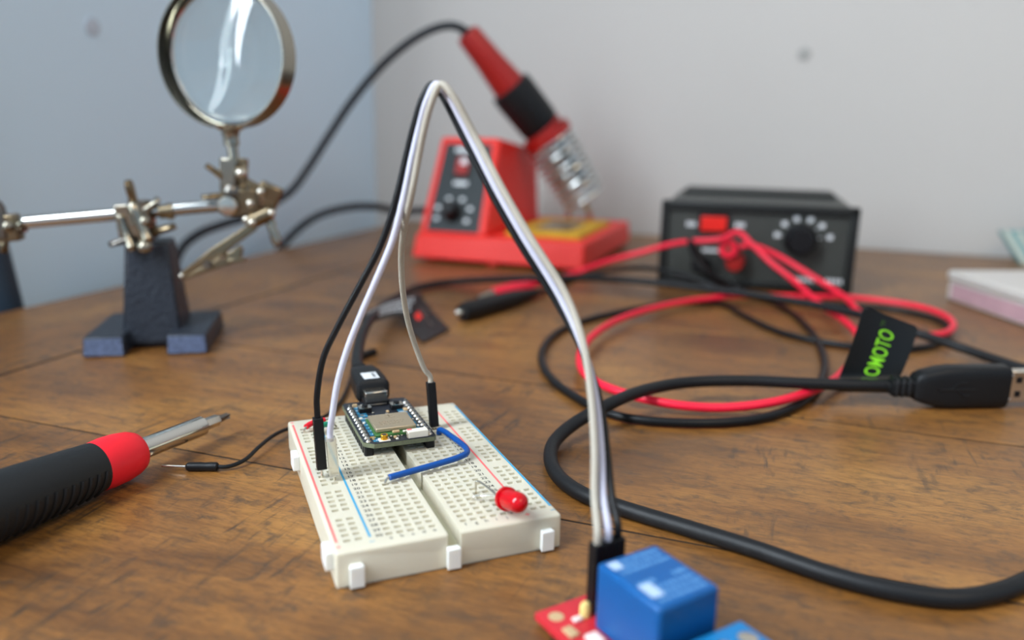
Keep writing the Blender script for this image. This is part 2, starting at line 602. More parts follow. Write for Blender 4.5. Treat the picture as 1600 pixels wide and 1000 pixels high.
# the border board along the left edge runs the other way
L, W = (V_BACK + 560) / 2, (U_IN - U_EDGE - 1.2) / 2
p = MB().box((-L, -W, -TH / 2), (L, W, TH / 2)).build('border_plank', 'wood', table,
                                                     loc=((U_EDGE + U_IN - 1.2) / 2, (V_BACK - 560) / 2, -TH / 2))
p.rotation_euler = (0, 0, math.pi / 2)
for v in seams[1:-1]:
    MB().box((U_IN, -.6, -4), (U_END, .6, -.14)).build('seam_filler', 'seam_dirt', table, loc=(0, v, 0))
MB().box((U_IN - 1.5, -560, -4), (U_IN + .6, V_BACK, -.14)).build('seam_filler', 'seam_dirt', table)
mb = MB()
mb.box((U_EDGE + 40, -520, -TH - 60), (U_EDGE + 62, V_BACK - 40, -TH))
mb.box((U_END - 62, -520, -TH - 60), (U_END - 40, V_BACK - 40, -TH))
mb.box((U_EDGE + 62, V_BACK - 62, -TH - 60), (U_END - 62, V_BACK - 40, -TH))
mb.box((U_EDGE + 62, -520, -TH - 60), (U_END - 62, -498, -TH))
mb.build('apron', 'wood', table)
for u, v in ((U_EDGE + 35, -525), (U_EDGE + 35, V_BACK - 95), (U_END - 95, -525), (U_END - 95, V_BACK - 95)):
    MB().box((0, 0, FLOOR_Z), (60, 60, -TH)).build('leg', 'wood', table, bevel=2, loc=(u, v, 0))

# ================================================================== breadboard (its own frame: x to the right, y away, z up)
BW, BL, BT = 54.1, 84.4, 8.65
BA = 0.386
board_loc = (-37.34, 156.62, 0.00)
CX = BW / 2
rowy = lambda i: 78.6 - 2.54 * (i - 1)
COLS = {c: CX - 13.97 + 2.54 * k for k, c in enumerate('abcde')}
COLS.update({c: CX + 3.81 + 2.54 * k for k, c in enumerate('fghij')})
RAILS = [3.55, 6.09, 48.9, 51.44]
board = thing('breadboard', 'ivory solderless breadboard holding the small circuit board', 'breadboard', board_loc, BA)


def bxf():
    return Matrix.Translation(Vector(board_loc)) @ Matrix.Rotation(BA, 4, 'Z')


def make_board_body():
    hx, hw = 0.86, 0.62
    xs_holes = sorted(list(COLS.values()) + RAILS)
    xb = [0.0]
    xtype = []
    for h in xs_holes:
        if xb[-1] < CX - 1.7 < h:
            xb += [CX - 1.6, CX + 1.6]
            xtype += ['s', 'g']
        xb += [h - hx, h + hx]
        xtype += ['s', h]
    xb.append(BW); xtype.append('s')
    yb = [0.0]; ytype = []
    for i in range(30, 0, -1):
        y = rowy(i)
        yb += [y - hw, y + hw]
        ytype += ['s', i]
    yb.append(BL); ytype.append('s')
    bm = bmesh.new()
    nx, ny = len(xb), len(yb)
    T = [[bm.verts.new((xb[i], yb[j], BT)) for j in range(ny)] for i in range(nx)]

    def is_hole(i, j):
        t, r = xtype[i], ytype[j]
        if t == 'g' or t == 's' or r == 's':
            return False
        if t in RAILS:
            return 2 <= r <= 30 and (r - 2) % 6 != 5
        return True
    for i in range(nx - 1):
        for j in range(ny - 1):
            q = [T[i][j], T[i + 1][j], T[i + 1][j + 1], T[i][j + 1]]
            if xtype[i] == 'g':
                continue
            if is_hole(i, j):
                dz = 0.65
                lo = [bm.verts.new((v.co.x * 0.999 + 0.001 * v.co.x, v.co.y, BT - dz)) for v in q]
                for k in range(4):
                    bm.faces.new((q[k], q[(k + 1) % 4], lo[(k + 1) % 4], lo[k]))
                f = bm.faces.new(lo)
                f.material_index = 1
            else:
                bm.faces.new(q)
    # centre groove
    gi = xtype.index('g')
    gz = BT - 4.2
    A = [bm.verts.new((xb[gi], yb[j], gz)) for j in (0, ny - 1)]
    B = [bm.verts.new((xb[gi + 1], yb[j], gz)) for j in (0, ny - 1)]
    lft = [T[gi][j] for j in range(ny)]
    rgt = [T[gi + 1][j] for j in range(ny)]
    bm.faces.new(lft + [A[1], A[0]])
    bm.faces.new(list(reversed(rgt)) + [B[0], B[1]])
    f = bm.faces.new((A[0], A[1], B[1], B[0])); f.material_index = 2
    # outer walls
    Z = {}
    for key, (x, y) in {'fl': (0, 0), 'fr': (BW, 0), 'br': (BW, BL), 'bl': (0, BL)}.items():
        Z[key] = bm.verts.new((x, y, 0.4))
    front = [T[i][0] for i in range(gi + 1)] + [A[0], B[0]] + [T[i][0] for i in range(gi + 1, nx)]
    back = [T[i][ny - 1] for i in range(gi + 1)] + [A[1], B[1]] + [T[i][ny - 1] for i in range(gi + 1, nx)]
    bm.faces.new([Z['fl'], Z['fr']] + list(reversed(front)))
    bm.faces.new([Z['br'], Z['bl']] + back)
    bm.faces.new([Z['bl'], Z['fl']] + [T[0][j] for j in range(ny)])
    bm.faces.new([Z['fr'], Z['br']] + [T[nx - 1][j] for j in range(ny - 1, -1, -1)])
    bm.faces.new((Z['fl'], Z['bl'], Z['br'], Z['fr']))
    bmesh.ops.recalc_face_normals(bm, faces=bm.faces)
    for v in bm.verts:
        v.co *= MM
    # soften the outer top rim
    ed = [e for e in bm.edges if e.is_manifold and
          all(abs(v.co.z - BT * MM) < 1e-7 and (min(v.co.x, v.co.y) < 1e-7 or v.co.x > (BW - .001) * MM or v.co.y > (BL - .001) * MM) for v in e.verts)
          and abs(e.calc_face_angle(0)) > 1.0]
    ed += [e for e in bm.edges if e.is_manifold and abs(e.verts[0].co.z - e.verts[1].co.z) > 0.006]
    bmesh.ops.bevel(bm, geom=ed, offset=0.7 * MM, segments=3, affect='EDGES', profile=0.5)
    me = bpy.data.meshes.new('body')
    bm.to_mesh(me)
    bm.free()
    me.polygons.foreach_set('use_smooth', [True] * len(me.polygons))
    me.set_sharp_from_angle(angle=math.radians(35))
    for k in ('board', 'hole', 'groove'):
        me.materials.append(M[k])
    o = bpy.data.objects.new('body', me)
    COL.objects.link(o)
    o.parent = board
    return o


make_board_body()
MB().box((0.3, 0.3, 0.0), (BW - 0.3, BL - 0.3, 0.42)).build('adhesive_pad', 'cream', board)
# dovetail tabs on the front and the left side
tab = None
for x in (4.4, 26.6, 50.0):
    if tab is None:
        tab = MB().prism([(-1.4, 0.1), (-1.7, -1.7), (1.7, -1.7), (1.4, 0.1)], 0.4, 5.6).build('dovetail_tab', 'board_tab', board, bevel=0.25, loc=(x, 0, 0))
    else:
        copy_part(tab, board, (x, 0, 0))
for y in (4.8, 60.0):
    MB().box((-1.9, -2.7, 3.6), (0.1, 2.7, 8.0)).build('dovetail_tab', 'board_tab', board, bevel=0.3, loc=(0, y, 0))
# rail stripes
for x, m in ((1.15, 'stripe_red'), (8.7, 'stripe_blue'), (46.3, 'stripe_red'), (53.35, 'stripe_blue')):
    MB().box((-0.28, 4.9, BT - 0.02), (0.28, BL - 3.6, BT + 0.03)).build('rail_stripe', m, board, loc=(x, 0, 0))
mb = MB()
for i in range(1, 31):
    for x in (10.75, 43.4):
        put_text(mb, str(i), lambda tx, ty, x=x, y=rowy(i): (x + tx * 1.8, y - 0.6 + ty * 1.75, BT + 0.03), bold=0.012)
for c, x in COLS.items():
    for y in (2.9, BL - 2.6):
        put_text(mb, c, lambda tx, ty, x=x, y=y: (x + tx * 1.9, y - 0.5 + ty * 1.9, BT + 0.03))
mb.build('printed_numbers', 'print', board)
for x in (1.2, 46.3):
    for y in (2.7, BL - 1.8):
        MB().prism([(-.6, -.12), (-.12, -.12), (-.12, -.6), (.12, -.6), (.12, -.12), (.6, -.12), (.6, .12), (.12, .12), (.12, .6), (-.12, .6), (-.12, .12), (-.6, .12)], BT - .01, BT + .03).build('plus_sign', 'stripe_red', board, loc=(x, y, 0))
for x in (8.7, 53.0):
    for y in (2.7, BL - 1.8):
        MB().box((-.6, -.12, BT - .01), (.6, .12, BT + .03)).build('minus_sign', 'stripe_blue', board, loc=(x, y, 0))

# ================================================================== microcontroller board
mcu = thing('microcontroller_board', 'small dark circuit board with silver pins plugged into the breadboard', 'circuit board', board_loc, BA)
PX0, PX1 = CX - 10.3, CX + 10.3
PY0, PY1 = 48.3, 84.0
PZ0, PZ1 = 11.2, 12.6
XL, XR = COLS['c'], COLS['h']
pcb = MB().prism([(PX0 + 2.6, PY0), (PX1 - 0.8, PY0), (PX1, PY0 + 0.8), (PX1, PY1 - 1), (PX1 - 1, PY1), (PX0 + 1, PY1), (PX0, PY1 - 1), (PX0, PY0 + 2.4)], PZ0, PZ1 - 0.12)
pcb.build('laminate', 'pcb_edge', mcu)
MB().prism([(PX0 + 2.65, PY0 + .05), (PX1 - 0.85, PY0 + .05), (PX1 - .05, PY0 + 0.85), (PX1 - .05, PY1 - 1), (PX1 - 1, PY1 - .05), (PX0 + 1, PY1 - .05), (PX0 + .05, PY1 - 1), (PX0 + .05, PY0 + 2.45)], PZ1 - 0.12, PZ1).build('solder_mask', 'pcb', mcu)
hdr = pin = blob = patch = None
names_l = ['VIN', 'GND', 'TX', 'RX', 'WKP', 'DAC', 'A5', 'A4', 'A3', 'A2', 'A1', 'A0']
names_r = ['3V3', 'RST', 'VBAT', 'GND', 'D7', 'D6', 'D5', 'D4', 'D3', 'D2', 'D1', 'D0']
txt = MB()
for x, s, names in ((XL, -1, names_l), (XR, 1, names_r)):
    for i in range(12):
        y = rowy(i + 1)
        if hdr is None:
            hdr = MB().prism([(-1.27, -0.7), (-0.85, -1.12), (0.85, -1.12), (1.27, -0.7), (1.27, 0.7), (0.85, 1.12), (-0.85, 1.12), (-1.27, 0.7)], BT, PZ0).build('header_block', 'black', mcu, loc=(x, y, 0))
            pin = MB().box((-0.32, -0.32, BT - 2.0), (0.32, 0.32, PZ1 + 1.1)).build('pin', 'steel', mcu, loc=(x, y, 0))
            blob = MB().lathe((0, 0, PZ1 - 0.05), (0, 0, 20), [(0, 0.85), (0.12, 0.78), (0.5, 0.46), (0.95, 0.36), (1.25, 0.32), (1.35, 0.1)], 12).build('solder_joint', 'solder', mcu, loc=(x, y, 0))
            patch = MB().box((-1.35, -1.0, PZ1), (1.35, 1.0, PZ1 + 0.04)).build('pin_label', 'silk_blue', mcu, loc=(x - s * 2.75, y, 0))
        else:
            copy_part(hdr, mcu, (x, y, 0)); copy_part(pin, mcu, (x, y, 0)); copy_part(blob, mcu, (x, y, 0)); copy_part(patch, mcu, (x - s * 2.75, y, 0))
        put_text(txt, names[i], lambda tx, ty, x=x - s * 2.75, y=y: (x + tx * 1.15, y - 0.45 + ty * 1.3, PZ1 + 0.06))
        # plated rim at the board's edge
txt.build('pin_lettering', 'white_print', mcu)
# radio module
MB().box((CX - 6.4, 52.4, PZ1), (CX + 6.1, 66.4, PZ1 + 0.6)).build('radio_module', 'module_green', mcu)
can = MB().box((CX - 5.9, 54.2, PZ1 + 0.7), (CX + 5.9, 65.8, PZ1 + 1.95)).build('shield_can', 'shield', mcu, bevel=0.25)
mb = MB()
random.seed(3)
ZC = PZ1 + 1.96
mb.cyl((CX - 4.9, 65.0, ZC - .02), (CX - 4.9, 65.0, ZC), 0.22, n=10)
for (x0, y0, w, h) in ((-1.2, 63.6, 2.4, 0.35), (-0.2, 62.6, 0.4, 2.2), (-1.4, 62.0, 3.0, 0.3)):
    mb.box((CX + x0, y0, ZC - .02), (CX + x0 + w, y0 + h, ZC))
for r, y in enumerate((58.9, 57.8, 56.9)):
    x = CX - 4.0
    while x < CX + 3.6 - r:
        w = random.uniform(0.35, 1.0)
        mb.box((x, y, ZC - .02), (x + w, y + random.uniform(.3, .6), ZC))
        x += w + random.uniform(.2, .4)
mb.build('etched_marks', 'etch', can)
# parts in front of the can, on the module
MB().box((CX - 1.4, 52.6, PZ1 + .7), (CX + 0.6, 53.5, PZ1 + 1.3)).build('chip_part', 'tan_part', mcu, bevel=.1)
MB().box((CX + 1.6, 52.4, PZ1 + .7), (CX + 5.2, 53.3, PZ1 + 1.0)).build('antenna_trace', 'ceramic', mcu)
random.seed(11)
tiny = []
for (x, y, m, sx, sy, sz) in (
        (-7.4, 68.4, 'ceramic', .5, .35, .5), (-6.6, 71.0, 'steel', .5, .4, .5), (-5.9, 68.0, 'steel', .35, .5, .4), (-3.2, 68.0, 'ceramic', .5, .3, .5),
        (-1.8, 69.3, 'pcb', 1.1, 1.1, .8), (0.8, 69.8, 'steel', .5, .4, .5), (1.6, 71.8, 'tan_part', .4, .6, .5), (-2.9, 72.2, 'steel', .4, .4, .4),
        (3.0, 68.3, 'ceramic', .4, .4, .5), (6.7, 68.6, 'steel', .5, .4, .4), (7.2, 71.8, 'tan_part', .6, .9, .6), (-7.3, 64.4, 'ceramic', .3, .45, .4),
        (-7.0, 79.6, 'tan_part', .7, .5, .9), (-5.7, 77.4, 'steel', .4, .5, .4), (-4.8, 79.5, 'ceramic', .4, .4, .5), (6.2, 79.4, 'steel', .4, .5, .5),
        (7.2, 63.0, 'steel', .3, .4, .4), (7.3, 57.5, 'ceramic', .3, .4, .4), (-3.5, 51.0, 'ceramic', .4, .4, .5), (-2.2, 51.6, 'steel', .35, .35, .5),
        (-1.2, 50.7, 'tan_part', .4, .5, .6), (-0.2, 51.3, 'steel', .3, .6, .5), (-0.9, 49.6, 'ceramic', .35, .35, .4), (0.9, 51.5, 'steel', .3, .3, .4),
        (-7.2, 51.8, 'gold', .4, .35, .15), (-7.2, 53.2, 'gold', .6, .4, .15), (-6.3, 53.2, 'gold', .3, .4, .15)):
    MB().box((-sx, -sy, 0), (sx, sy, sz)).build('chip_part', m, mcu, bevel=.08, loc=(CX + x, y, PZ1))
# two push buttons
for x in (-4.9, 5.0):
    bt = MB().box((-1.9, -1.4, 0), (1.9, 1.4, 1.5)).build('push_button', 'black', mcu, bevel=.15, loc=(CX + x, 74.4, PZ1))
    MB().box((-1.9, -1.45, 1.5), (1.9, 1.45, 1.72)).build('button_plate', 'steel', bt)
    MB().lathe((0, 0, 1.7), (0, 0, 5), [(0, 0.95), (0.55, 0.95), (0.7, 0.7)], 16).build('button_cap', 'black', bt)
# micro usb socket, antenna socket, status lamp
sock = MB().box((CX - 3.9, 78.6, PZ1), (CX + 3.9, PY1 + 0.4, PZ1 + 1.6)).build('usb_socket', 'black', mcu, bevel=.4)
MB().box((CX - 2.9, 78.1, PZ1 + .1), (CX + 2.9, 79.0, PZ1 + .8)).build('socket_shell', 'dark_steel', sock, bevel=.2)
as_ = MB().box((CX - 6.1, 48.9, PZ1), (CX - 2.9, 51.3, PZ1 + 0.35)).build('antenna_socket', 'ceramic', mcu, bevel=.1)
ring = MB()
ring.lathe((CX - 4.5, 50.1, PZ1 + .3), (CX - 4.5, 50.1, 30), [(0, 1.0), (0.25, 1.05), (1.0, 0.98), (1.25, 1.08), (1.45, 1.0)], 20)
ring.build('socket_ring', 'gold', as_)
MB().cyl((CX - 4.5, 50.1, PZ1 + 1.70), (CX - 4.5, 50.1, PZ1 + 1.78), 0.62, n=16).build('socket_hole', 'dark_steel', as_)
lamp = MB().box((CX + 2.2, 48.8, PZ1), (CX + 8.0, 51.3, PZ1 + 2.0)).build('antenna_block', 'ceramic', mcu, bevel=.15)
MB().box((CX + 2.25, 50.2, PZ1 + 2.0), (CX + 3.6, 51.28, PZ1 + 2.04)).build('corner_mark', 'stripe_red', lamp)
for x in (1.75, 8.0):
    MB().box((CX + x, 48.9, PZ1), (CX + x + .5, 51.2, PZ1 + 1.6)).build('end_cap', 'steel', lamp, bevel=.1)

# ================================================================== short jumpers and the lamp on the breadboard
jb = thing('jumper_wire', 'short bent blue jumper wire on the breadboard', 'wire', board_loc, BA)
zb = BT + 0.85
blue = [(COLS['j'], rowy(9), BT + 0.4), (COLS['j'] + 0.1, rowy(9) - .3, BT + 1.6), (COLS['j'] + 0.9, rowy(9) - 2.6, BT + 1.9), (42.6, 52.0, BT + 1.9), (43.6, 46.0, BT + 1.9),
        (43.9, 41.2, BT + 1.9), (42.9, 38.2, BT + 1.9), (39.6, 36.3, BT + 1.8), (34.0, 34.6, BT + 1.7), (27.0, 32.8, BT + 1.6), (19.4, 30.9, BT + 1.5)]
MB().tube(smooth(blue, 8), 0.85, 14).build('insulation', 'blue_wire', jb)
MB().tube(smooth([(19.5, 30.9, BT + 1.5), (18.6, 30.6, BT + 1.3), (COLS['c'], rowy(20), BT + .4), (COLS['c'], rowy(20), BT - 1.5)], 6), 0.34, 10).build('bare_end', 'steel', jb)
MB().cyl((COLS['j'], rowy(9), BT - 1.5), (COLS['j'], rowy(9), BT + .5), 0.34).build('bare_end', 'steel', jb)

jr = thing('jumper_wire', 'short red jumper wire at the back corner of the breadboard', 'wire', board_loc, BA)
MB().tube(smooth([(4.1, 73.4, BT + 1.7), (5.6, 74.6, BT + 2.0), (8.0, 76.2, BT + 2.0), (10.2, 77.2, BT + 1.7)], 6), 0.85, 14).build('insulation', 'red_wire', jr)
MB().tube(smooth([(4.3, 73.4, BT + 1.7), (3.7, 73.1, BT + 1.3), (3.55, 73.0, BT + .3), (3.55, 73.0, BT - 1)], 5), 0.34, 10).build('bare_end', 'steel', jr)
MB().tube(smooth([(10.0, 77.2, BT + 1.7), (12.4, 78.2, BT + 1.5), (COLS['a'], rowy(1), BT + .4), (COLS['a'], rowy(1), BT - 1)], 5), 0.34, 10).build('bare_end', 'steel', jr)

jg = thing('jumper_wire', 'short green jumper wire beside the red one on the breadboard', 'wire', board_loc, BA)
MB().tube(smooth([(6.3, 68.2, BT + 1.2), (7.2, 70.0, BT + 1.9), (9.2, 72.6, BT + 2.0), (10.6, 73.6, BT + 1.7)], 6), 0.85, 14).build('insulation', 'green_wire', jg)
MB().cyl((6.09, 67.9, BT - 1), (6.4, 68.3, BT + 1.2), 0.34).build('bare_end', 'steel', jg)
MB().tube(smooth([(10.4, 73.5, BT + 1.7), (12.5, 73.6, BT + 1.3), (COLS['a'], rowy(3), BT + .3), (COLS['a'], rowy(3), BT - 1)], 5), 0.34, 10).build('bare_end', 'steel', jg)

led = thing('led_lamp', 'red LED lying near the front of the breadboard', 'led', board_loc, BA)
l0 = Vector((41.96, 6.13, 11.90))
l1 = l0 + Vector((1.1, -8.2, 2.2))
ax = (l1 - l0).normalized()
MB().lathe(l0, l1, [(0, 2.95), (1.0, 2.95), (1.0, 2.5), (6.1, 2.5), (7.0, 2.33), (7.8, 1.8), (8.4, 1.05), (8.68, 0.2)], 28).build('epoxy_body', 'red_led', led)
MB().tube(smooth([l0 + ax * 0.6 + Vector((-1.2, -.4, .2)), l0 + Vector((-1.5, 1.2, .4)), (38.9, 17.0, BT + 3.4), (38.48, 17.6, BT + 3.1), (38.48, 17.64, BT + 1.0), (38.48, 17.64, BT - 1)], 6), 0.27, 8).build('wire_leg', 'steel', led)
MB().tube(smooth([l0 + ax * 0.6 + Vector((1.2, .4, .0)), l0 + Vector((0.4, 1.0, .0)), (38.4, 12.6, BT + 1.6), (36.6, 13.9, BT + 1.0), (35.94, 14.2, BT - 1)], 6), 0.27, 8).build('wire_leg', 'steel', led)

# ================================================================== three long jumper wires, board -> up -> relay
WR = 0.82
RC = Vector((7.52, 142.80, 3.00))
E1 = Vector((math.cos(0.5564), math.sin(0.5564), 0)); E2 = Vector((math.sin(0.5564), -math.cos(0.5564), 0))
rel = lambda a, b, z: Vector((RC.x, RC.y, 0)) + E1 * a + E2 * b + Vector((0, 0, z))
b2w = lambda x, y, z: bxf() @ Vector((x, y, z))


def dupont(root, off, base, top, m, name='plug_housing', hs=1.25, ax=None):
    base, top = Vector(base) - off, Vector(top) - off
    z = (top - base).normalized()
    x = Vector(ax or (math.cos(BA), math.sin(BA), 0))
    x = (x - z * x.dot(z)).normalized()
    y = z.cross(x)
    mb = MB().obox((base + top) / 2, x, y, z, hs, hs, (top - base).length / 2)
    o = mb.build(name, m, root, bevel=.15)
    return o


def long_jumper(label, plug_xy, pin_z, top_tilt, pts, plen, pe, wire_m, plug_m, end_e1):
    base = b2w(plug_xy[0], plug_xy[1], pin_z)
    top = base + Vector((top_tilt[0], top_tilt[1], plen))
    off = b2w(plug_xy[0], plug_xy[1], BT)
    off = Vector((off.x, off.y, 0))
    t = thing('jumper_wire', label, 'wire', off)
    dupont(t, off, base, top, plug_m)
    hole = b2w(plug_xy[0], plug_xy[1], BT - 2)
    MB().tube([hole - off, base - off + Vector((0, 0, .3))], 0.32, 8).build('pin', 'steel', t)
    eb = rel(end_e1, 1.6, 5.05); et = rel(end_e1, 1.6, 17.6)
    dupont(t, off, eb, et, 'black', ax=E1)
    path = [top - Vector((0, 0, 1)), top + (top - base) * .12] + [Vector(p) for p in pts] + [et + Vector((0, 0, 2.4)), et - Vector((0, 0, 1))]
    MB().tube([p - off for p in smooth(path, 8)], WR, 12).build('insulation', wire_m, t)
    return t


long_jumper('long black jumper wire arching from the breadboard to the relay', (3.55, 39.9), 11.2, (-0.6, 0.4),
            [(-49.60, 195.00, 30.61), (-47.56, 195.00, 41.23), (-43.44, 194.50, 49.78), (-37.95, 194.00, 59.76), (-32.93, 193.50, 68.99), (-30.08, 193.00, 75.78), (-27.58, 192.50, 83.79), (-25.11, 192.00, 93.22), (-23.27, 191.00, 99.50), (-21.18, 190.00, 105.20), (-19.12, 190.00, 108.04),
             (-17.15, 189.00, 106.22), (-11.78, 187.00, 96.60), (-5.76, 184.00, 85.44), (0.53, 181.00, 74.90), (9.72, 177.00, 61.14), (16.07, 172.00, 50.41), (19.69, 167.00, 40.54), (21.00, 161.00, 31.09), (21.58, 155.00, 24.32)], 14.0, 0, 'black_wire', 'black', 16.6)
long_jumper('long white jumper wire with a clear plug arching over to the relay', (6.3, 37.2), 9.9, (-0.7, 0.4),
            [(-45.37, 193.00, 26.57), (-43.77, 193.00, 35.16), (-40.84, 192.70, 44.53), (-36.84, 192.30, 54.19), (-32.81, 192.00, 63.11), (-29.00, 191.50, 72.00), (-26.19, 191.00, 81.84), (-23.72, 190.40, 92.27), (-21.98, 190.00, 98.81), (-19.94, 187.90, 104.60), (-17.86, 187.40, 107.95),
             (-15.65, 186.70, 106.16), (-10.24, 185.50, 96.79), (-4.13, 182.50, 85.58), (2.10, 179.50, 75.43), (10.91, 175.50, 61.93), (15.74, 170.50, 52.16), (18.34, 165.50, 42.52), (19.41, 159.50, 32.44), (19.58, 154.00, 24.77)], 10.5, 0, 'white_wire', 'clear', 14.0)
long_jumper('long grey jumper wire rising from beside the circuit board', (COLS['j'], rowy(7)), 9.6, (-1.0, 0.2),
            [(-25.76, 230.00, 27.69), (-28.00, 227.00, 35.45), (-29.53, 221.00, 45.20), (-29.72, 213.00, 56.05), (-28.96, 206.00, 65.43), (-26.82, 196.00, 73.91), (-24.11, 189.00, 82.65), (-22.06, 187.60, 91.98), (-20.55, 186.40, 98.42), (-18.68, 185.40, 104.28), (-16.62, 184.80, 107.85),
             (-14.30, 184.00, 105.96), (-8.88, 184.00, 96.70), (-2.67, 181.00, 85.59), (3.50, 178.00, 75.65), (11.93, 174.00, 63.00), (15.55, 169.00, 53.73), (17.16, 164.00, 44.18), (17.85, 158.00, 33.77), (17.73, 153.00, 25.23)], 14.0, 0, 'grey_wire', 'black', 11.4)

# ================================================================== relay module
relay = thing('relay_module', 'red circuit board with a big blue relay at the near edge', 'relay', (RC.x, RC.y, 0), 0.5564)
# local frame: x along E1, y = -E2 (away from the viewer)
MB().box((0, -37, 1.0), (27, 1.8 + 1.6, 2.6)).build('circuit_board', 'pcb_red', relay, bevel=.1)
body = MB().box((7.3, -24.9, 2.6), (22.4, -6.8, 17.0)).build('relay_case', 'relay_blue', relay, bevel=.9, seg=3)
mb = MB()
ZR = 17.02
random.seed(5)
for r, (y, h) in enumerate(((-8.9, .9), (-10.6, .9), (-12.3, .9), (-17.0, 1.2), (-19.2, 1.0), (-21.0, 1.0), (-22.8, .9))):
    x = 9.2
    while x < 20.6:
        w = random.uniform(.5, 1.3)
        if not (13.6 < x + w / 2 < 17.2 and -18 < y < -13):
            mb.box((x, y - h / 2, ZR - .03), (min(x + w, 21.0), y + h / 2, ZR))
        x += w + random.uniform(.25, .5)
mb.build('printed_lines', 'relay_print', body)
MB().box((8.6, -10.8, ZR - .03), (11.0, -8.2, ZR + .01)).build('print_block', 'relay_white', body)
MB().box((8.8, -21.6, ZR - .03), (11.6, -17.2, ZR + .01)).build('print_block', 'relay_white', body)
tb = MB().box((9.0, -36.5, 2.6), (26.6, -26.6, 9.5)).build('terminal_block', 'terminal_blue', relay, bevel=.4)
for x in (12.2, 17.8, 23.4):
    MB().lathe((x, -31.4, 9.0), (x, -31.4, 12), [(0, 1.9), (.7, 1.9), (.8, 1.7)], 18).build('screw', 'steel', tb)
MB().box((10.0, -3.0, 2.6), (18.0, -0.4, 5.0)).build('pin_header', 'black', relay, bevel=.2)
for x in (11.4, 14.0, 16.6):
    MB().box((x - .3, -1.9, 1.2), (x + .3, -1.3, 11)).build('pin', 'steel', relay)
MB().lathe((8.4, -2.6, 2.6), (8.4, -2.6, 9), [(0, 1.2), (2.2, 1.2), (3.0, .7), (3.2, .1)], 16).build('indicator', 'yellow', relay)
MB().lathe((3.0, 0.0, 2.6), (3.0, 0.0, 4), [(0, 1.6), (.08, 1.6)], 20).build('mounting_ring', 'tan_part', relay)
MB().box((3.6, -12.0, 2.6), (6.4, -8.6, 3.5)).build('chip_part', 'pale', relay, bevel=.2)
MB().box((1.2, -7.6, 2.6), (3.4, -4.4, 3.3)).build('chip_part', 'tan_part', relay, bevel=.2)
MB().box((1.4, -16.0, 2.6), (4.8, -13.6, 3.4)).build('chip_part', 'pale', relay, bevel=.2)
MB().box((4.9, -3.9, 2.6), (7.0, -2.5, 3.3)).build('chip_part', 'pale', relay, bevel=.2)

# ================================================================== screwdriver
sa, tipd = Vector((-122.38, 176.89, 8.60)), Vector((-90.76, 245.64, 6.40))
dirn = (tipd - sa).normalized()
off = Vector((tipd.x - dirn.x * 60, tipd.y - dirn.y * 60, 0))
scr = thing('screwdriver', 'bit screwdriver with black handle and red collar lying on the table', 'screwdriver', off)
P = lambda t: tipd - off - dirn * t          # t = distance back from the tip
tl = lambda q: (tipd - Vector(q)).dot(dirn)
t_bit1, t_sh0, t_col0, t_col1 = 5.2, tl((-96.82, 235.46, 6.70)), tl((-106.54, 213.64, 7.20)), tl((-111.15, 200.09, 7.50))
# shaft, bit
hexs = MB()
hexs.lathe(P(t_sh0 + 2), P(0), [(0, 1.9), (t_sh0 + 2 - t_bit1 - .6, 1.9), (t_sh0 + 2 - t_bit1, 1.45)], 6)
hexs.build('bit_shank', 'steel', scr)
bt = MB()
bt.lathe(P(t_bit1 + .6), P(0), [(0, 1.4), (t_bit1 * .4, 1.15), (t_bit1 * .75, 0.75), (t_bit1 + .55, 0.12)], 16)
sdx, sdy, sdz = frame_of(dirn)
for k in range(4):
    a = math.pi / 4 + k * math.pi / 2
    w = sdx * math.cos(a) + sdy * math.sin(a)
    bt.obox(P(2.9) + w * .5, w, dirn, w.cross(dirn), .55, 2.0, .18)
bt.build('bit_tip', 'dark_steel', scr)
MB().lathe(P(t_col0 + 4), P(0), [(0, 3.1), (t_col0 + 4 - t_sh0 - .5, 3.1), (t_col0 + 4 - t_sh0, 2.7)], 28).build('shaft', 'chrome', scr)
cl = t_col1 - t_col0
MB().lathe(P(t_col1 + 1), P(0), [(0, 6.7), (1, 6.9), (1 + cl * .25, 7.15), (1 + cl * .55, 7.0), (1 + cl * .8, 6.4), (1 + cl * .93, 5.6), (1 + cl, 4.4)], 32).build('collar', 'screw_red', scr)
prof = [(0, 6.0), (2, 7.6), (8, 8.4), (30, 8.6), (50, 8.0), (64, 7.2), (70, 6.9), (70.1, 6.2)]
MB().lathe(P(t_col1 + 70), P(0), prof, 32).build('handle', 'grip_black', scr)
# moulded grip ridges along the near lower side of the handle
rid = MB()
nearv = Vector((dirn.y, -dirn.x, 0))
for k in range(22):
    t = t_col1 + 2.6 + k * 2.5
    pts = []
    for j in range(7):
        a = math.radians(-58 + 11 * j)
        tt = t + (j - 3) * -0.35
        r = 6.95 + min(1, max(0, (tt - t_col1) / 20)) * 1.15
        pts.append(P(tt) + nearv * r * math.cos(a) + Vector((0, 0, r * math.sin(a))))
    MB().tube(pts, 0.5, 6).build('grip_ridge', 'grip_black', scr)

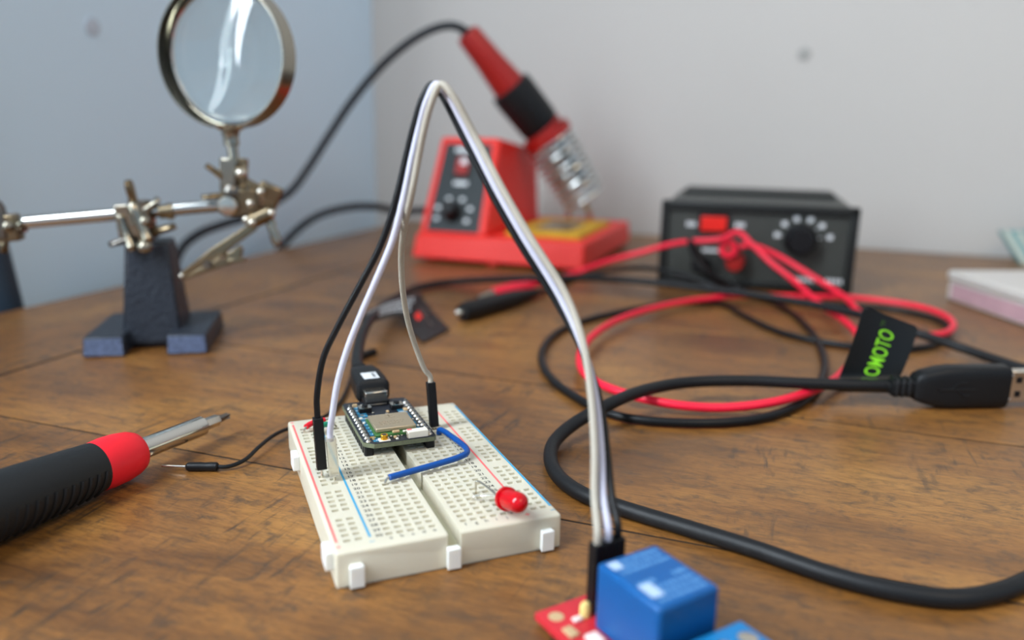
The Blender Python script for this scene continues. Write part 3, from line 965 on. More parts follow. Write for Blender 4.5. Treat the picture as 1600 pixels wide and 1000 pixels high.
# ================================================================== loose black jumper wire left of the breadboard
lo = Vector((-93.59, 219.75, 0.00))
lj = thing('jumper_wire', 'loose black jumper wire with a bare pin left of the breadboard', 'wire', lo)
pa, pb, pc = Vector((-100.97, 216.52, 1.30)) - lo, Vector((-93.80, 216.27, 1.35)) - lo, Vector((-84.65, 216.66, 1.35)) - lo
MB().tube([pa, pb + (pb - pa) * .1], 0.36, 10).build('pin', 'steel', lj)
ln = (pc - pb).length
MB().lathe(pb, pc, [(0, .8), (.5, 1.25), (ln * .45, 1.32), (ln * .6, 1.22), (ln * .72, 1.32), (ln - .4, 1.3), (ln, .9)], 16).build('plug_housing', 'black', lj)
path = [pc - (pc - pb) * .1] + [Vector(p) - lo for p in ((-82.02, 217.11, 1.20), (-78.62, 220.47, 1.60), (-76.58, 229.29, 2.40), (-74.68, 238.23, 2.60), (-72.07, 244.87, 2.20), (-67.46, 251.23, 1.60), (-63.47, 259.72, 1.20), (-61.56, 273.36, 1.00), (-62.51, 295.22, 1.00), (-64.84, 315.95, 1.00), (-65.59, 328.16, 1.20), (-64.74, 332.37, 1.40))]
MB().tube(smooth(path, 7), 0.62, 10).build('insulation', 'black_wire', lj)
qa, qb = Vector((-64.77, 331.05, 1.50)) - lo, Vector((-59.86, 339.34, 1.50)) - lo
z = (qb - qa).normalized()
MB().obox((qa + qb) / 2, z, Vector((-z.y, z.x, 0)), (0, 0, 1), (qb - qa).length / 2, 1.3, 1.3).build('plug_housing', 'black', lj, bevel=.2)

# ================================================================== USB cable
uo = Vector((153.41, 308.13, -0.00))
usb = thing('usb_cable', 'thick black USB cable looping across the table', 'cable', uo)
CR = 2.15
Q0 = Vector((141.67, 282.13, 8.20)); Q1 = Vector((183.51, 285.99, 8.20))
pdir = (Q1 - Q0); pdir.z = 0; pdir.normalize()
path = [Vector(p) for p in (
    (140.39, 283.39, 8.00), (127.00, 280.97, 8.80), (108.18, 280.92, 9.20), (85.77, 284.48, 8.60), (63.84, 281.55, 8.40), (45.31, 268.04, 9.20), (31.40, 253.33, 8.80), (21.43, 246.42, 5.60), (14.37, 236.72, 3.20),
    (12.30, 225.25, 2.30), (14.27, 211.59, 2.20), (20.31, 200.88, 2.20), (30.23, 193.06, 2.20), (44.24, 183.61, 2.20), (58.96, 173.52, 2.20), (73.08, 162.53, 2.20), (84.73, 156.53, 2.20), (96.06, 154.21, 2.20), (107.33, 157.00, 2.20),
    (124.75, 166.66, 2.20), (171.40, 196.68, 2.20), (218.53, 232.22, 2.20), (242.88, 266.31, 2.20), (236.86, 294.62, 2.20),
    (216.40, 325.69, 3.00), (202.44, 350.55, 5.00), (185.26, 364.25, 9.20), (174.20, 395.34, 9.30), (156.73, 419.11, 9.30), (129.24, 443.29, 9.30), (97.86, 466.46, 8.50), (62.06, 483.11, 8.50), (22.79, 479.30, 9.30), (-16.20, 486.60, 6.00), (-40.24, 491.48, 3.00), (-56.01, 472.99, 3.20),
    (-63.04, 423.94, 7.00), (-64.67, 376.20, 11.00), (-63.15, 337.48, 13.50), (-60.33, 307.89, 14.20))]
path.append(b2w(27.9, 114.0, 14.5)); path.append(b2w(27.7, 106.0, 14.4))
MB().tube([p - uo for p in smooth(path, 9)], CR, 16).build('cable_jacket', 'black_rub', usb)
# type A plug, standing on its narrow side
q = lambda t, w, d: Q0 - uo + pdir * t + Vector((0, 0, w)) + Vector((pdir.y, -pdir.x, 0)) * d
plug = MB()
L0 = (Q1 - Q0).length


def ring_pts(t, hw, hd, n=20):
    pts = []
    for k in range(n):
        a = 2 * math.pi * (k + .5) / n
        c, s = math.cos(a), math.sin(a)
        e = 0.45
        pts.append(q(t, math.copysign(abs(s) ** e, s) * hw, math.copysign(abs(c) ** e, c) * hd))
    return pts


def loft(mb, secs, n=20):
    vs = [p for s in secs for p in s]
    fs = []
    for i in range(len(secs) - 1):
        for k in range(n):
            a, b = i * n + k, i * n + (k + 1) % n
            fs.append((a, b, b + n, a + n))
    fs += [tuple(reversed(range(n))), tuple(range((len(secs) - 1) * n, len(secs) * n))]
    return mb.add(vs, fs)


loft(plug, [ring_pts(6, 3.2, 2.8), ring_pts(7, 5.0, 3.5), ring_pts(10, 6.2, 4.0), ring_pts(16, 7.6, 4.3), ring_pts(20, 8.0, 4.4), ring_pts(L0 - .6, 8.0, 4.4), ring_pts(L0, 7.6, 4.0)])
pl = plug.build('plug_body', 'black_rub', usb, sharp=50)
for t in (-1.6, 0.8, 3.2):
    loft(MB(), [ring_pts(t, 3.0, 2.7), ring_pts(t + .4, 3.6, 3.1), ring_pts(t + 1.3, 3.6, 3.1), ring_pts(t + 1.7, 3.0, 2.7)]).build('strain_relief', 'black_rub', usb)
loft(MB(), [ring_pts(-2.5, 2.6, 2.5), ring_pts(7, 2.6, 2.5)]).build('strain_relief', 'black_rub', usb)
# trident mark moulded in the plug
tri = MB()
for t0, w0, t1, w1 in ((14, 0, 28, 0), (18, 0, 21.5, 2.4), (21.5, 2.4, 24.5, 2.4), (20.5, 0, 23.5, -2.4), (23.5, -2.4, 26, -2.4)):
    tri.tube([q(t0, w0, 4.42), q(t1, w1, 4.42)], .28, 6)
tri.build('moulded_mark', 'black', pl)
sh = MB()
S0 = L0 - 1
sh.obox(q(S0 + 8.0, 0, 0), pdir, (0, 0, 1), (pdir.y, -pdir.x, 0), 8.0, 6.0, 2.25)
shell = sh.build('metal_shell', 'steel', usb, bevel=.35)
for t, w in ((4.2, 2.7), (4.2, -2.7), (10.8, 2.7), (10.8, -2.7)):
    MB().obox(q(S0 + t + 1, w, 2.28), pdir, (0, 0, 1), (pdir.y, -pdir.x, 0), 1.1, 1.15, .06).build('shell_hole', 'black', shell)
for w in (4.6, -4.6):
    MB().obox(q(S0 + 1.9, w, 2.3), pdir, (0, 0, 1), (pdir.y, -pdir.x, 0), .7, .35, .06).build('shell_dimple', 'white_print', shell)
# micro plug in the little board
mx = 27.6
BX = bxf()
loc2 = lambda x, y, z: BX @ Vector((x, y, z)) - uo
mp = MB()
secs = []
for y, hw, z0, z1, xs in ((86.6, 4.6, 11.8, 17.2, 0), (87.4, 5.4, 11.0, 18.2, 0), (92, 5.5, 10.8, 18.4, .1), (100, 5.1, 10.9, 18.4, .3), (105.4, 4.4, 11.3, 18.0, .4), (107.2, 3.3, 12.2, 17.0, .4)):
    pts = []
    for k in range(20):
        a = 2 * math.pi * (k + .5) / 20
        c, s = math.cos(a), math.sin(a)
        e = .4
        pts.append(loc2(mx + xs + math.copysign(abs(c) ** e, c) * hw, y, (z0 + z1) / 2 + math.copysign(abs(s) ** e, s) * (z1 - z0) / 2))
    secs.append(pts)
loft(mp, secs)
mpl = mp.build('plug_body', 'black_rub', usb, sharp=40)
lab = MB().sheet(lambda s, t: loc2(mx - 2.5 + 5.0 * s, 88.6 + 6.6 * t, 18.48), 2, 2, .12)
lb = lab.build('label_patch', 'white_print', mpl)
mb = MB()
for k in range(4):
    mb.sheet(lambda s, t, k=k: loc2(mx + 0.7 + 0.28 * k, 89.8 + 4.2 * t, 18.58) + Vector((0.14 * s, 0, 0)), 1, 1, .04)
mb.build('label_mark', 'print', mpl)
mb = MB(Matrix.Translation(-uo) @ BX)
mb.box((mx - 3.6, 82.4, 13.6), (mx + 3.6, 87.2, 15.9))
ms = mb.build('metal_shell', 'steel', usb, bevel=.3)
for x in (-2.2, 2.2):
    MB(Matrix.Translation(-uo) @ BX).box((mx + x - .5, 83.4, 15.9), (mx + x + .5, 84.6, 16.0)).build('shell_hole', 'dark_steel', ms)
for y in (107.4, 109.6, 111.8):
    MB(Matrix.Translation(-uo) @ BX).lathe((27.9, y, 14.5), (27.85, y - 1.4, 14.5), [(0, 2.5), (.3, 3.0), (1.1, 3.0), (1.4, 2.5)], 16).build('strain_relief', 'black_rub', usb)

# flag label with green lettering, wrapped round the cable by the big plug
c0, c1 = Vector((121.91, 285.50, 7.20)), Vector((141.98, 282.74, 8.00))
tA, tB, tC, tD = Vector((122.78, 289.00, 7.32)), Vector((130.24, 291.00, 36.15)), Vector((156.61, 301.00, 26.28)), Vector((145.41, 289.00, 7.49))


def flag(s, t):
    """s along the cable 0..1, t upward 0..1"""
    if t > .94:
        i_ = .06 * (1 - math.sqrt(max(0, 1 - ((t - .94) / .06) ** 2)))
        s = i_ + s * (1 - 2 * i_)
    p = (tA * (1 - s) + tD * s) * (1 - t) + (tB * (1 - s) + tC * s) * t
    p = p + Vector((0, -1, 0)) * (2.0 * math.sin(math.pi * t) * .5)
    if t < .12:
        p = p + Vector((0, -2.2 * (1 - t / .12) ** 2, 0))
    return p - uo


fl = MB().sheet(flag, 8, 24, .35).build('flag_label', 'tag', usb, label='black flag label with green lettering')
MB().tube([c0 - uo, (c0 + c1) / 2 - uo, c0 + (c1 - c0) * .97 - uo], CR + .35, 18).build('label_wrap', 'tag', usb)


def on_flag(s, t, h=.25):
    p = flag(s, t)
    e = .01
    n = (flag(min(1, s + e), t) - flag(max(0, s - e), t)).cross(flag(s, min(1, t + e)) - flag(s, max(0, t - e))).normalized()
    if n.y > 0:
        n = -n
    return p + n * h


let = MB()
vs, fs = text_geo('OMOTO', 0.22, 0.012)
xm = max(v.x for v in vs)
let.add([on_flag(.62 - .27 * v.y / .72, .09 + .71 * v.x / xm, .3) for v in vs], fs)
let.build('green_lettering', 'green_print', fl)
let = MB()
vs, fs = text_geo('TM', 0.0, 0.0)
xm = max(v.x for v in vs)
let.add([on_flag(.42 - .08 * v.y / .72, .83 + .08 * v.x / xm, .3) for v in vs], fs)
vs, fs = text_geo('R', 0.22, 0.0)
xm = max(v.x for v in vs)
let.add([on_flag(.62 - .27 * v.y / .72, .015 + .065 * v.x / xm, .3) for v in vs], fs)
let.build('dim_lettering', 'green_dim', fl)

# second label on the far part of the cable, its flap lying towards the viewer
g0, g1, g2 = Vector((-65.66, 341.78, 11.50)), Vector((-59.73, 388.07, 8.00)), Vector((-48.83, 391.97, 3.00))
h0, h1, h2 = Vector((-66.35, 355.46, 15.50)), Vector((-62.63, 407.79, 10.50)), Vector((-51.94, 438.38, 7.00))


def qb(a, b, c, t):
    return a * (1 - t) ** 2 + b * 2 * t * (1 - t) + c * t * t


band = MB().sheet(lambda s, t: qb(g0, g1, Vector((-50.83, 387.65, 5.00)), s) * (1 - t) + qb(h0, h1, h2, s) * t + Vector((0, -3.2 * math.sin(math.pi * t), 1.0 * math.sin(math.pi * t))) - uo, 10, 6, .35)
bd = band.build('label_band', 'tag', usb, label='black printed label round the cable')
fA, fB, fC, fD = Vector((-55.14, 389.14, 6.20)), Vector((-41.18, 358.02, 0.80)), Vector((-30.51, 383.77, 0.80)), Vector((-51.62, 438.58, 6.60))
flap = lambda s, t: (fA * (1 - s) + fD * s) * (1 - t) + (fB * (1 - s) + fC * s) * t - Vector((0, 0, 1.6 * math.sin(math.pi * t))) - uo
fp = MB().sheet(flap, 5, 8, .35).build('label_flap', 'tag', usb)
mb = MB()
random.seed(21)
for r in range(4):
    s = .04
    while s < .95:
        w = random.uniform(.02, .06)
        t0 = .22 + r * .17
        f_ = lambda a, b: qb(g0, g1, Vector((-50.83, 387.65, 5.00)), a) * (1 - b) + qb(h0, h1, h2, a) * b + Vector((0, -3.2 * math.sin(math.pi * b), 1.0 * math.sin(math.pi * b))) + Vector((0, -.28, .25)) - uo
        mb.sheet(lambda i, j, s=s, w=w, t0=t0: f_(min(.98, s + w * i), t0 + .085 * j), 1, 1, .05)
        s += w + random.uniform(.012, .03)
mb.build('fine_print', 'white_print', bd)
mb = MB()
for s0, t0, s1, t1 in ((.62, .2, .70, .5), (.76, .25, .82, .45), (.62, .55, .68, .72)):
    mb.sheet(lambda i, j: flap(s0 + (s1 - s0) * i, t0 + (t1 - t0) * j) + Vector((0, -.1, .3)), 1, 2, .05)
mb.build('fine_print', 'dark_steel', fp)
MB().sheet(lambda i, j: flap(.36 + .22 * i, .25 + .16 * j) + Vector((0, -.1, .35)), 2, 2, .05).build('red_patch', 'red_dot', fp)

# ================================================================== test leads
LR = 1.65
ro = Vector((70.94, 279.05, -0.00))
red = thing('test_lead', 'red test lead looping in front of the power supply', 'cable', ro)
path = [Vector(p) for p in (
    (137.12, 484.00, 29.41), (142.91, 483.00, 30.83), (157.11, 480.00, 26.11), (174.74, 466.00, 16.13), (187.22, 445.76, 8.00), (183.88, 409.45, 5.10), (186.59, 378.98, 5.10), (194.95, 370.69, 5.20), (207.63, 375.19, 5.20), (221.80, 392.65, 5.20), (228.41, 415.38, 5.20), (223.69, 436.51, 5.20),
    (199.17, 454.59, 5.20), (162.97, 456.78, 5.20), (137.00, 456.78, 5.10), (112.60, 447.68, 5.10), (83.38, 427.08, 5.10), (54.85, 394.36, 5.00), (36.89, 357.30, 5.20), (28.74, 324.14, 5.00), (29.67, 297.85, 5.00), (39.23, 280.73, 5.00), (55.19, 271.18, 4.00), (72.88, 268.84, 3.50), (91.46, 270.87, 4.80),
    (109.43, 282.00, 5.40), (127.21, 301.55, 4.60), (146.60, 331.31, 5.10), (163.77, 368.88, 5.10), (169.39, 399.91, 5.10), (170.73, 432.63, 5.10), (162.27, 462.00, 14.75), (152.28, 472.00, 22.70), (143.56, 480.00, 31.29), (135.38, 486.00, 38.05), (126.40, 486.00, 33.99), (111.20, 492.00, 31.30), (98.54, 493.00, 29.34),
    (78.83, 496.00, 22.93), (60.26, 505.00, 15.85), (43.07, 515.00, 7.12), (24.31, 493.58, 5.40), (10.39, 473.99, 5.00))]
MB().tube([p - ro for p in smooth(path, 8)], LR, 12).build('insulation', 'lead_red', red)
ra, rb = Vector((12.04, 478.61, 4.50)) - ro, Vector((-11.29, 452.08, 4.50)) - ro
ln = (rb - ra).length
MB().lathe(ra, rb, [(0, 2.2), (4, 3.2), (ln * .5, 4.2), (ln - 2, 3.8), (ln, 3.2)], 18).build('clip_boot', 'lead_red', red)
rc_ = Vector((-20.34, 441.45, 4.00)) - ro
MB().lathe(rb - (rb - ra) * .05, rc_, [(0, 2.8), ((rc_ - rb).length * .6, 2.2), ((rc_ - rb).length + 1, 1.0)], 14).build('clip_jaw', 'nickel', red)
bo = Vector((62.73, 262.45, 0.00))
blk = thing('test_lead', 'thin black test lead coiled beside the red one', 'cable', bo)
path = [Vector(p) for p in (
    (116.90, 494.00, 18.73), (111.89, 488.00, 25.98), (106.66, 484.00, 32.75), (109.14, 482.00, 24.52), (118.31, 478.00, 13.65), (137.08, 484.58, 4.00), (151.50, 452.32, 1.80), (149.88, 395.55, 1.80), (138.91, 345.07, 1.80), (125.40, 310.09, 1.80), (105.34, 278.62, 1.80), (84.77, 262.54, 1.80), (61.60, 257.71, 1.80),
    (38.27, 262.67, 1.80), (22.51, 285.50, 1.80), (13.78, 316.37, 1.80), (15.06, 352.70, 1.80), (28.89, 390.62, 1.80), (60.73, 425.64, 1.80), (99.22, 452.28, 1.60), (119.04, 450.54, 1.60), (124.21, 420.09, 1.80), (135.20, 380.55, 1.80), (158.00, 361.17, 1.80), (179.95, 357.17, 1.80), (200.46, 367.38, 1.80), (219.78, 391.53, 1.80),
    (227.05, 417.76, 1.80), (215.58, 441.10, 1.80), (183.64, 451.60, 1.80), (150.92, 464.88, 1.70), (127.54, 478.00, 4.37), (103.54, 496.00, 10.46), (81.92, 512.00, 10.47), (55.93, 538.32, 1.80), (28.42, 493.64, 1.80), (14.01, 463.17, 3.40))]
MB().tube([p - bo for p in smooth(path, 8)], 1.6, 12).build('insulation', 'black_wire', blk)
pa, pb = Vector((15.57, 465.16, 3.40)) - bo, Vector((-25.66, 401.30, 5.20)) - bo
ln = (pb - pa).length
MB().lathe(pa, pb, [(0, 1.9), (6, 2.6), (ln * .35, 4.6), (ln * .7, 5.2), (ln - 3, 5.0), (ln, 4.2)], 20).build('probe_grip', 'black', blk)
pt = Vector((-29.97, 397.54, 5.00)) - bo
MB().lathe(pb - (pb - pa) * .04, pt, [(0, 2.0), ((pt - pb).length * .5, 1.9), ((pt - pb).length, 1.7), ((pt - pb).length + 1.2, .6)], 16).build('probe_tip', 'steel', blk)

# ================================================================== soldering station
SO = Vector((-74.67, 584.48, 0.00))
st = thing('soldering_station', 'red soldering station with sponge tray against the wall', 'soldering station', (SO.x, SO.y, 0), TABLE_ANGLE)
base = MB().hexa([(0, 0, 3), (130, 0, 3), (130, 156, 3), (0, 156, 3)], [(2, 4, 20.5), (129, 3, 20.5), (129, 154, 20.5), (2, 154, 20.5)])
base.build('base', 'station_red', st, bevel=1.6, seg=3)
for x, y in ((12, 10), (62, 6), (118, 10), (12, 146), (118, 146)):
    MB().cyl((x, y, 0), (x, y, 3.2), 5, n=16).build('foot', 'handle_red', st)
# control tower, front leaning back
FY0, FY1, TZ = 8.0, 43.0, 89.0
tw = MB().hexa([(2, FY0, 20), (55, FY0, 20), (55, 132, 20), (2, 132, 20)], [(5, FY1, TZ), (52, FY1, TZ), (52, 132, 79), (5, 132, 79)])
tower = tw.build('tower', 'station_red', st, bevel=2.5, seg=3)
fn = Vector((0, -(TZ - 20), (FY1 - FY0))).normalized()


def face(s, t, h=.4):
    """s across 0..1, t up 0..1 on the sloping front"""
    x = (2 + 3 * t) + s * (53 - 6 * t)
    return Vector((x, FY0 + (FY1 - FY0) * t, 20 + (TZ - 20) * t)) + fn * h


def face_box(s0, t0, s1, t1, name, m, h0=-.5, h1=.6, parent=None, bevel=0):
    a = [face(s0, t0, h0), face(s1, t0, h0), face(s1, t1, h0), face(s0, t1, h0)]
    b = [face(s0, t0, h1), face(s1, t0, h1), face(s1, t1, h1), face(s0, t1, h1)]
    return MB().hexa(a, b).build(name, m, parent or st, bevel=bevel)


panel = face_box(.11, .03, .89, .93, 'control_panel', 'panel_dark', -.5, .5, bevel=.3)
face_box(.30, .84, .62, .885, 'brand_mark', 'white_print', .4, .62, panel)
face_box(.34, .575, .62, .80, 'switch_frame', 'psu_dark', .4, 1.2, panel, .3)
sw = face_box(.38, .60, .58, .775, 'rocker_switch', 'handle_red', 1.0, 3.4, panel, .6)
face_box(.45, .70, .56, .76, 'switch_mark', 'white_print', 3.3, 3.5, panel)
face_box(.38, .50, .60, .54, 'model_mark', 'white_print', .4, .6, panel)
kc = face(.46, .22, .5)
kb = MB().lathe(kc, kc + fn * 20, [(0, 7.5), (2, 7.5), (3, 6.2), (11, 5.6), (12, 4.8)], 24).build('dial_knob', 'black', panel)
for a in (-30, 18, 66, 114, 162, 205):
    s, t = .46 + .26 * math.cos(math.radians(a)), .22 + .15 * math.sin(math.radians(a))
    face_box(s - .035, t - .018, s + .035, t + .018, 'dial_mark', 'white_print', .4, .6, panel)
# sponge in its tray
MB().box((62, 14, 19.5), (126, 120, 21.2)).build('tray_rim', 'station_red', st, bevel=.6)
sp = MB().box((66, 18, 17), (122, 112, 24.5)).build('sponge', 'sponge', st, bevel=2.0, seg=3)
MB().box((80, 40, 24.3), (108, 90, 24.8)).build('sponge_slot', 'brass', sp, bevel=.2)
# spring holder for the iron
hA, hB = Vector((72.54, 92.00, 91.75)), Vector((101.91, 106.00, 41.20))
ha = (hB - hA).normalized(); hl = (hB - hA).length
hx, hy, _ = frame_of(ha)
MB().lathe(hA - ha * 3, hB, [(0, 18.0), (0, 19.5), (4, 19.9), (9, 19.6), (9, 17.4), (0, 17.4)], 36, caps=False).build('holder_collar', 'handle_red', st)
coil = []
turns = 11
for i in range(turns * 18 + 1):
    f_ = i / (turns * 18)
    a = 2 * math.pi * i / 18
    r = 18.9 - 2.2 * f_ ** 1.6
    coil.append(hA + ha * (4 + (hl - 4) * f_) + (hx * math.cos(a) + hy * math.sin(a)) * r)
MB().tube(coil, 1.5, 8).build('spring_coil', 'coil', st)
br0 = hA + ha * hl
MB().tube(smooth([br0 + hx * 3, Vector((br0.x + 2, br0.y + 10, 28)), Vector((br0.x + 2, br0.y + 16, 18))], 6), 2.2, 10).build('holder_bracket', 'steel', st)
MB().tube(smooth([hA + ha * 6 + Vector((0, 17, -4)), Vector((hA.x + 2, 146, 60)), Vector((hA.x + 6, 147, 18))], 8), 3.0, 10).build('holder_post', 'steel', st)

# ================================================================== soldering iron with its cord
sxf = Matrix.Translation(Vector((SO.x, SO.y, 0))) @ Matrix.Rotation(TABLE_ANGLE, 4, 'Z')
iE, iG0, iR = sxf @ Vector((19.48, 56.00, 164.54)), sxf @ Vector((46.54, 78.00, 128.17)), sxf @ Vector((69.26, 92.00, 96.08))
idr = (iR - iE).normalized()
io = Vector((iE.x, iE.y, 0))
iron = thing('soldering_iron', 'red and black soldering iron resting in the spring holder', 'soldering iron', io)
li = (iR - iE).length
g0_ = (iG0 - iE).dot(idr)
E0 = iE - io
MB().lathe(E0, E0 + idr, [(0, 6.0), (0.5, 8.6), (3, 9.4), (g0_ * .5, 10.6), (g0_ + 4, 13.5)], 28).build('handle', 'handle_red', iron)
MB().lathe(E0 + idr * (-1.2), E0 + idr, [(0, 5.2), (1.4, 5.4)], 20).build('cord_hole', 'black', iron)
MB().lathe(E0 + idr * g0_, E0 + idr * 400, [(0, 13.4), (1.0, 16.6), (8, 17.0), (li - g0_ - 6, 16.4), (li - g0_ - 2, 15.4), (li - g0_, 13.5)], 32).build('grip', 'black_rub', iron)
MB().lathe(E0 + idr * (li - 2), E0 + idr * 400, [(0, 15.2), (1, 16.2), (3.2, 16.2), (4.4, 13.0)], 32).build('collar', 'handle_red', iron)
MB().lathe(E0 + idr * (li + 1), E0 + idr * 400, [(0, 9.0), (16, 8.6), (20, 5.5), (46, 5.0), (50, 2.4), (58, 1.4)], 18).build('barrel', 'dark_steel', iron)
cw = [iE + idr * 4, iE - idr * 1.0, Vector((-45.47, 628.00, 168.59)), Vector((-57.09, 631.00, 168.28)), Vector((-75.58, 634.00, 160.60)), Vector((-100.84, 640.00, 142.30)), Vector((-127.20, 646.00, 114.28)), Vector((-147.56, 648.00, 86.27)), Vector((-162.67, 644.00, 62.92)), Vector((-173.12, 635.00, 46.95)), Vector((-180.81, 622.00, 39.55)),
      Vector((-192.16, 600.00, 30.47)), Vector((-208.59, 578.00, 25.69)), Vector((-216.99, 548.72, 21.64)), Vector((-222.76, 535.44, 14.27)), Vector((-227.37, 531.43, 0.94)), uv_to_world(-402, 436, -60), uv_to_world(-404, 480, -120), uv_to_world(-402, 530, -60),
      Vector((-189.70, 637.58, -6.89)), Vector((-180.77, 650.79, 7.96)), Vector((-160.33, 655.00, 23.44)), Vector((-136.71, 668.00, 29.80)), Vector((-115.22, 682.00, 29.31)), Vector((-98.05, 694.00, 24.58)), sxf @ Vector((8, 158, 30))]
MB().tube([p - io for p in smooth(cw, 8)], 3.1, 14).build('cord', 'cord_grey', iron)

# ================================================================== power supply
PO = Vector((94.61, 517.29, 0.00))
ps = thing('power_supply', 'charcoal bench power supply with red switch and round knob', 'power supply', (PO.x, PO.y, 0), math.radians(-16))
PW_, PH, PD = 118.0, 54.0, 112.0
MB().box((2, 3, 2.0), (PW_ - 2, PD, PH - 1.0)).build('case', 'psu', ps, bevel=3.0, seg=3)
bz = MB()
for a, b in (((0, -2, 1.5), (5, 6, PH)), ((PW_ - 5, -2, 1.5), (PW_, 6, PH)), ((0, -2, 1.5), (PW_, 6, 5.5)), ((0, -2, PH - 6), (PW_, 6, PH))):
    bz.box(a, b)
bz.build('bezel', 'psu_dark', ps, bevel=1.2)
MB().box((4, 0.5, 4.5), (PW_ - 4, 4, PH - 5)).build('front_panel', 'psu', ps)
MB().box((8, PD * .62, PH - 1.5), (PW_ - 8, PD - 3, PH + 2.2)).build('top_ridge', 'psu_dark', ps, bevel=.8)
for x, y in ((10, 8), (PW_ - 10, 8), (10, PD - 10), (PW_ - 10, PD - 10)):
    MB().cyl((x, y, 0), (x, y, 2.4), 5, n=16).build('foot', 'black', ps)
s0, s1 = Vector((24.16, 0.00, 45.85)), Vector((41.89, 0.00, 35.03))
sf = MB().box((s0.x - 1, -.6, s1.z - 1), (s1.x + 1, 1.5, s0.z + 1)).build('switch_frame', 'black', ps, bevel=.4)
MB().hexa([(s0.x + 1, -3.8, s1.z + .8), (s1.x - 1, -1.2, s1.z + .8), (s1.x - 1, .5, s1.z + .8), (s0.x + 1, .5, s1.z + .8)],
          [(s0.x + 1, -3.8, s0.z - .8), (s1.x - 1, -1.2, s0.z - .8), (s1.x - 1, .5, s0.z - .8), (s0.x + 1, .5, s0.z - .8)]).build('rocker', 'switch_red', sf, bevel=.5)
for c in ((19.04, 0.00, 39.51), (48.86, 0.00, 40.23)):
    mb = MB()
    for k in (-1, 0, 1):
        mb.box((c[0] + k * 2.1 - .75, .2, c[2] - 1.5), (c[0] + k * 2.1 + .75, .6, c[2] + 1.5))
    mb.build('switch_mark', 'white_print', ps)
kc = Vector((85.20, 0.00, 33.41))
kb = MB().lathe((kc.x, .6, kc.z), (kc.x, -20, kc.z), [(0, 10.0), (2, 10.0), (3, 8.8), (12, 8.2), (13.5, 7.0)], 28).build('dial_knob', 'black', ps)
for c in ((71.47, 0.00, 35.43), (75.36, 0.00, 42.38), (82.13, 0.00, 45.86), (90.28, 0.00, 45.87), (97.26, 0.00, 42.32), (102.36, 0.00, 35.55)):
    MB().box((c[0] - 1.5, .2, c[2] - 1.4), (c[0] + 1.5, .6, c[2] + 1.4)).build('dial_mark', 'white_print', ps)
    v = Vector((c[0] - kc.x, 0, c[2] - kc.z)).normalized()
    MB().obox((kc.x + v.x * 11.6, .4, kc.z + v.z * 11.6), v, (0, 1, 0), v.cross(Vector((0, 1, 0))), .9, .2, .3).build('dial_tick', 'white_print', ps)
mb = MB()
c = Vector((89.51, 0.00, 8.45))
for k in range(5):
    mb.box((c.x - 6 + k * 2.6, .2, c.z - 1.3), (c.x - 4.2 + k * 2.6, .6, c.z + 1.3))
c = Vector((107.41, 0.00, 8.51))
for k in range(4):
    mb.box((c.x - 5 + k * 2.6, .2, c.z - 1.3), (c.x - 3.2 + k * 2.6, .6, c.z + 1.3))
mb.build('brand_mark', 'white_print', ps)
MB().box((27, .2, 22.5), (40, .6, 24.2)).build('terminal_mark', 'white_print', ps)
c = Vector((47.72, -8.00, 17.90))
pr_ = MB().lathe((c.x, 1, c.z), (c.x, -30, c.z), [(0, 6.0), (2, 6.0), (2.6, 4.4), (6, 4.4), (6.4, 5.2), (14, 5.2), (15, 4.2)], 24).build('binding_post', 'handle_red', ps, label='red binding post')
c = Vector((43.34, -16.00, 27.23))
bp_ = MB().lathe((c.x, -8, c.z), (c.x, -40, c.z), [(0, 4.6), (1, 5.8), (8, 6.0), (9.5, 5.2), (9.5, 2.0), (8.0, 1.9)], 22, caps=False).build('banana_plug', 'lead_red', ps)
MB().cyl((c.x, -16.6, c.z), (c.x, -16.2, c.z), 2.0, n=16).build('plug_socket', 'brass', bp_)
c = Vector((26.85, -8.00, 14.92))
MB().lathe((c.x, 1, c.z), (c.x, -30, c.z), [(0, 6.0), (2, 6.0), (2.6, 4.4), (6, 4.4), (6.4, 5.2), (14, 5.2), (15, 4.2)], 24).build('binding_post', 'black', ps, label='black binding post')

# ================================================================== helping hand stand with magnifier
HO = Vector((-156.5, 331.0, 0))
HA = math.radians(11.5)
hh = thing('helping_hand', 'helping hand stand with round magnifying glass and alligator clip', 'helping hand', HO)
hxf = Matrix.Rotation(HA, 4, 'Z')
for x in (-17, 16.5):
    ft = MB(hxf).hexa([(x - 8.6, 0, 0), (x + 8.6, 0, 0), (x + 8.6, 48, 0), (x - 8.6, 48, 0)], [(x - 8.0, 1, 8.8), (x + 8.0, 1, 8.8), (x + 8.0, 47, 8.8), (x - 8.0, 47, 8.8)])
    fo = ft.build('foot', 'iron_cast', hh, bevel=1.0)
    MB(hxf).hexa([(x - 7.8, -.25, .8), (x + 7.8, -.25, .8), (x + 7.8, .5, .8), (x - 7.8, .5, .8)], [(x - 7.4, .55, 8.0), (x + 7.4, .55, 8.0), (x + 7.4, 1.4, 8.0), (x - 7.4, 1.4, 8.0)]).build('foot_face', 'iron_face', fo)
MB(hxf).box((-10, 12, 1), (10, 38, 9)).build('cross_bar', 'iron_cast', hh, bevel=.8)
MB(hxf).hexa([(-12.5, 11, 2), (13.0, 11, 2), (13.0, 37, 2), (-12.5, 37, 2)], [(-8.6, 15, 47), (9.0, 15, 47), (9.0, 32, 47), (-8.6, 32, 47)]).build('column', 'iron_cast', hh, bevel=1.4)
W = lambda p: Vector(p) - HO
rA, rB = Vector((-226.84, 337.00, 53.63)), Vector((-129.33, 356.00, 62.34))
MB().cyl(W(rA), W(rB), 2.75, n=20).build('cross_rod', 'chrome', hh)
rd = (rB - rA).normalized()
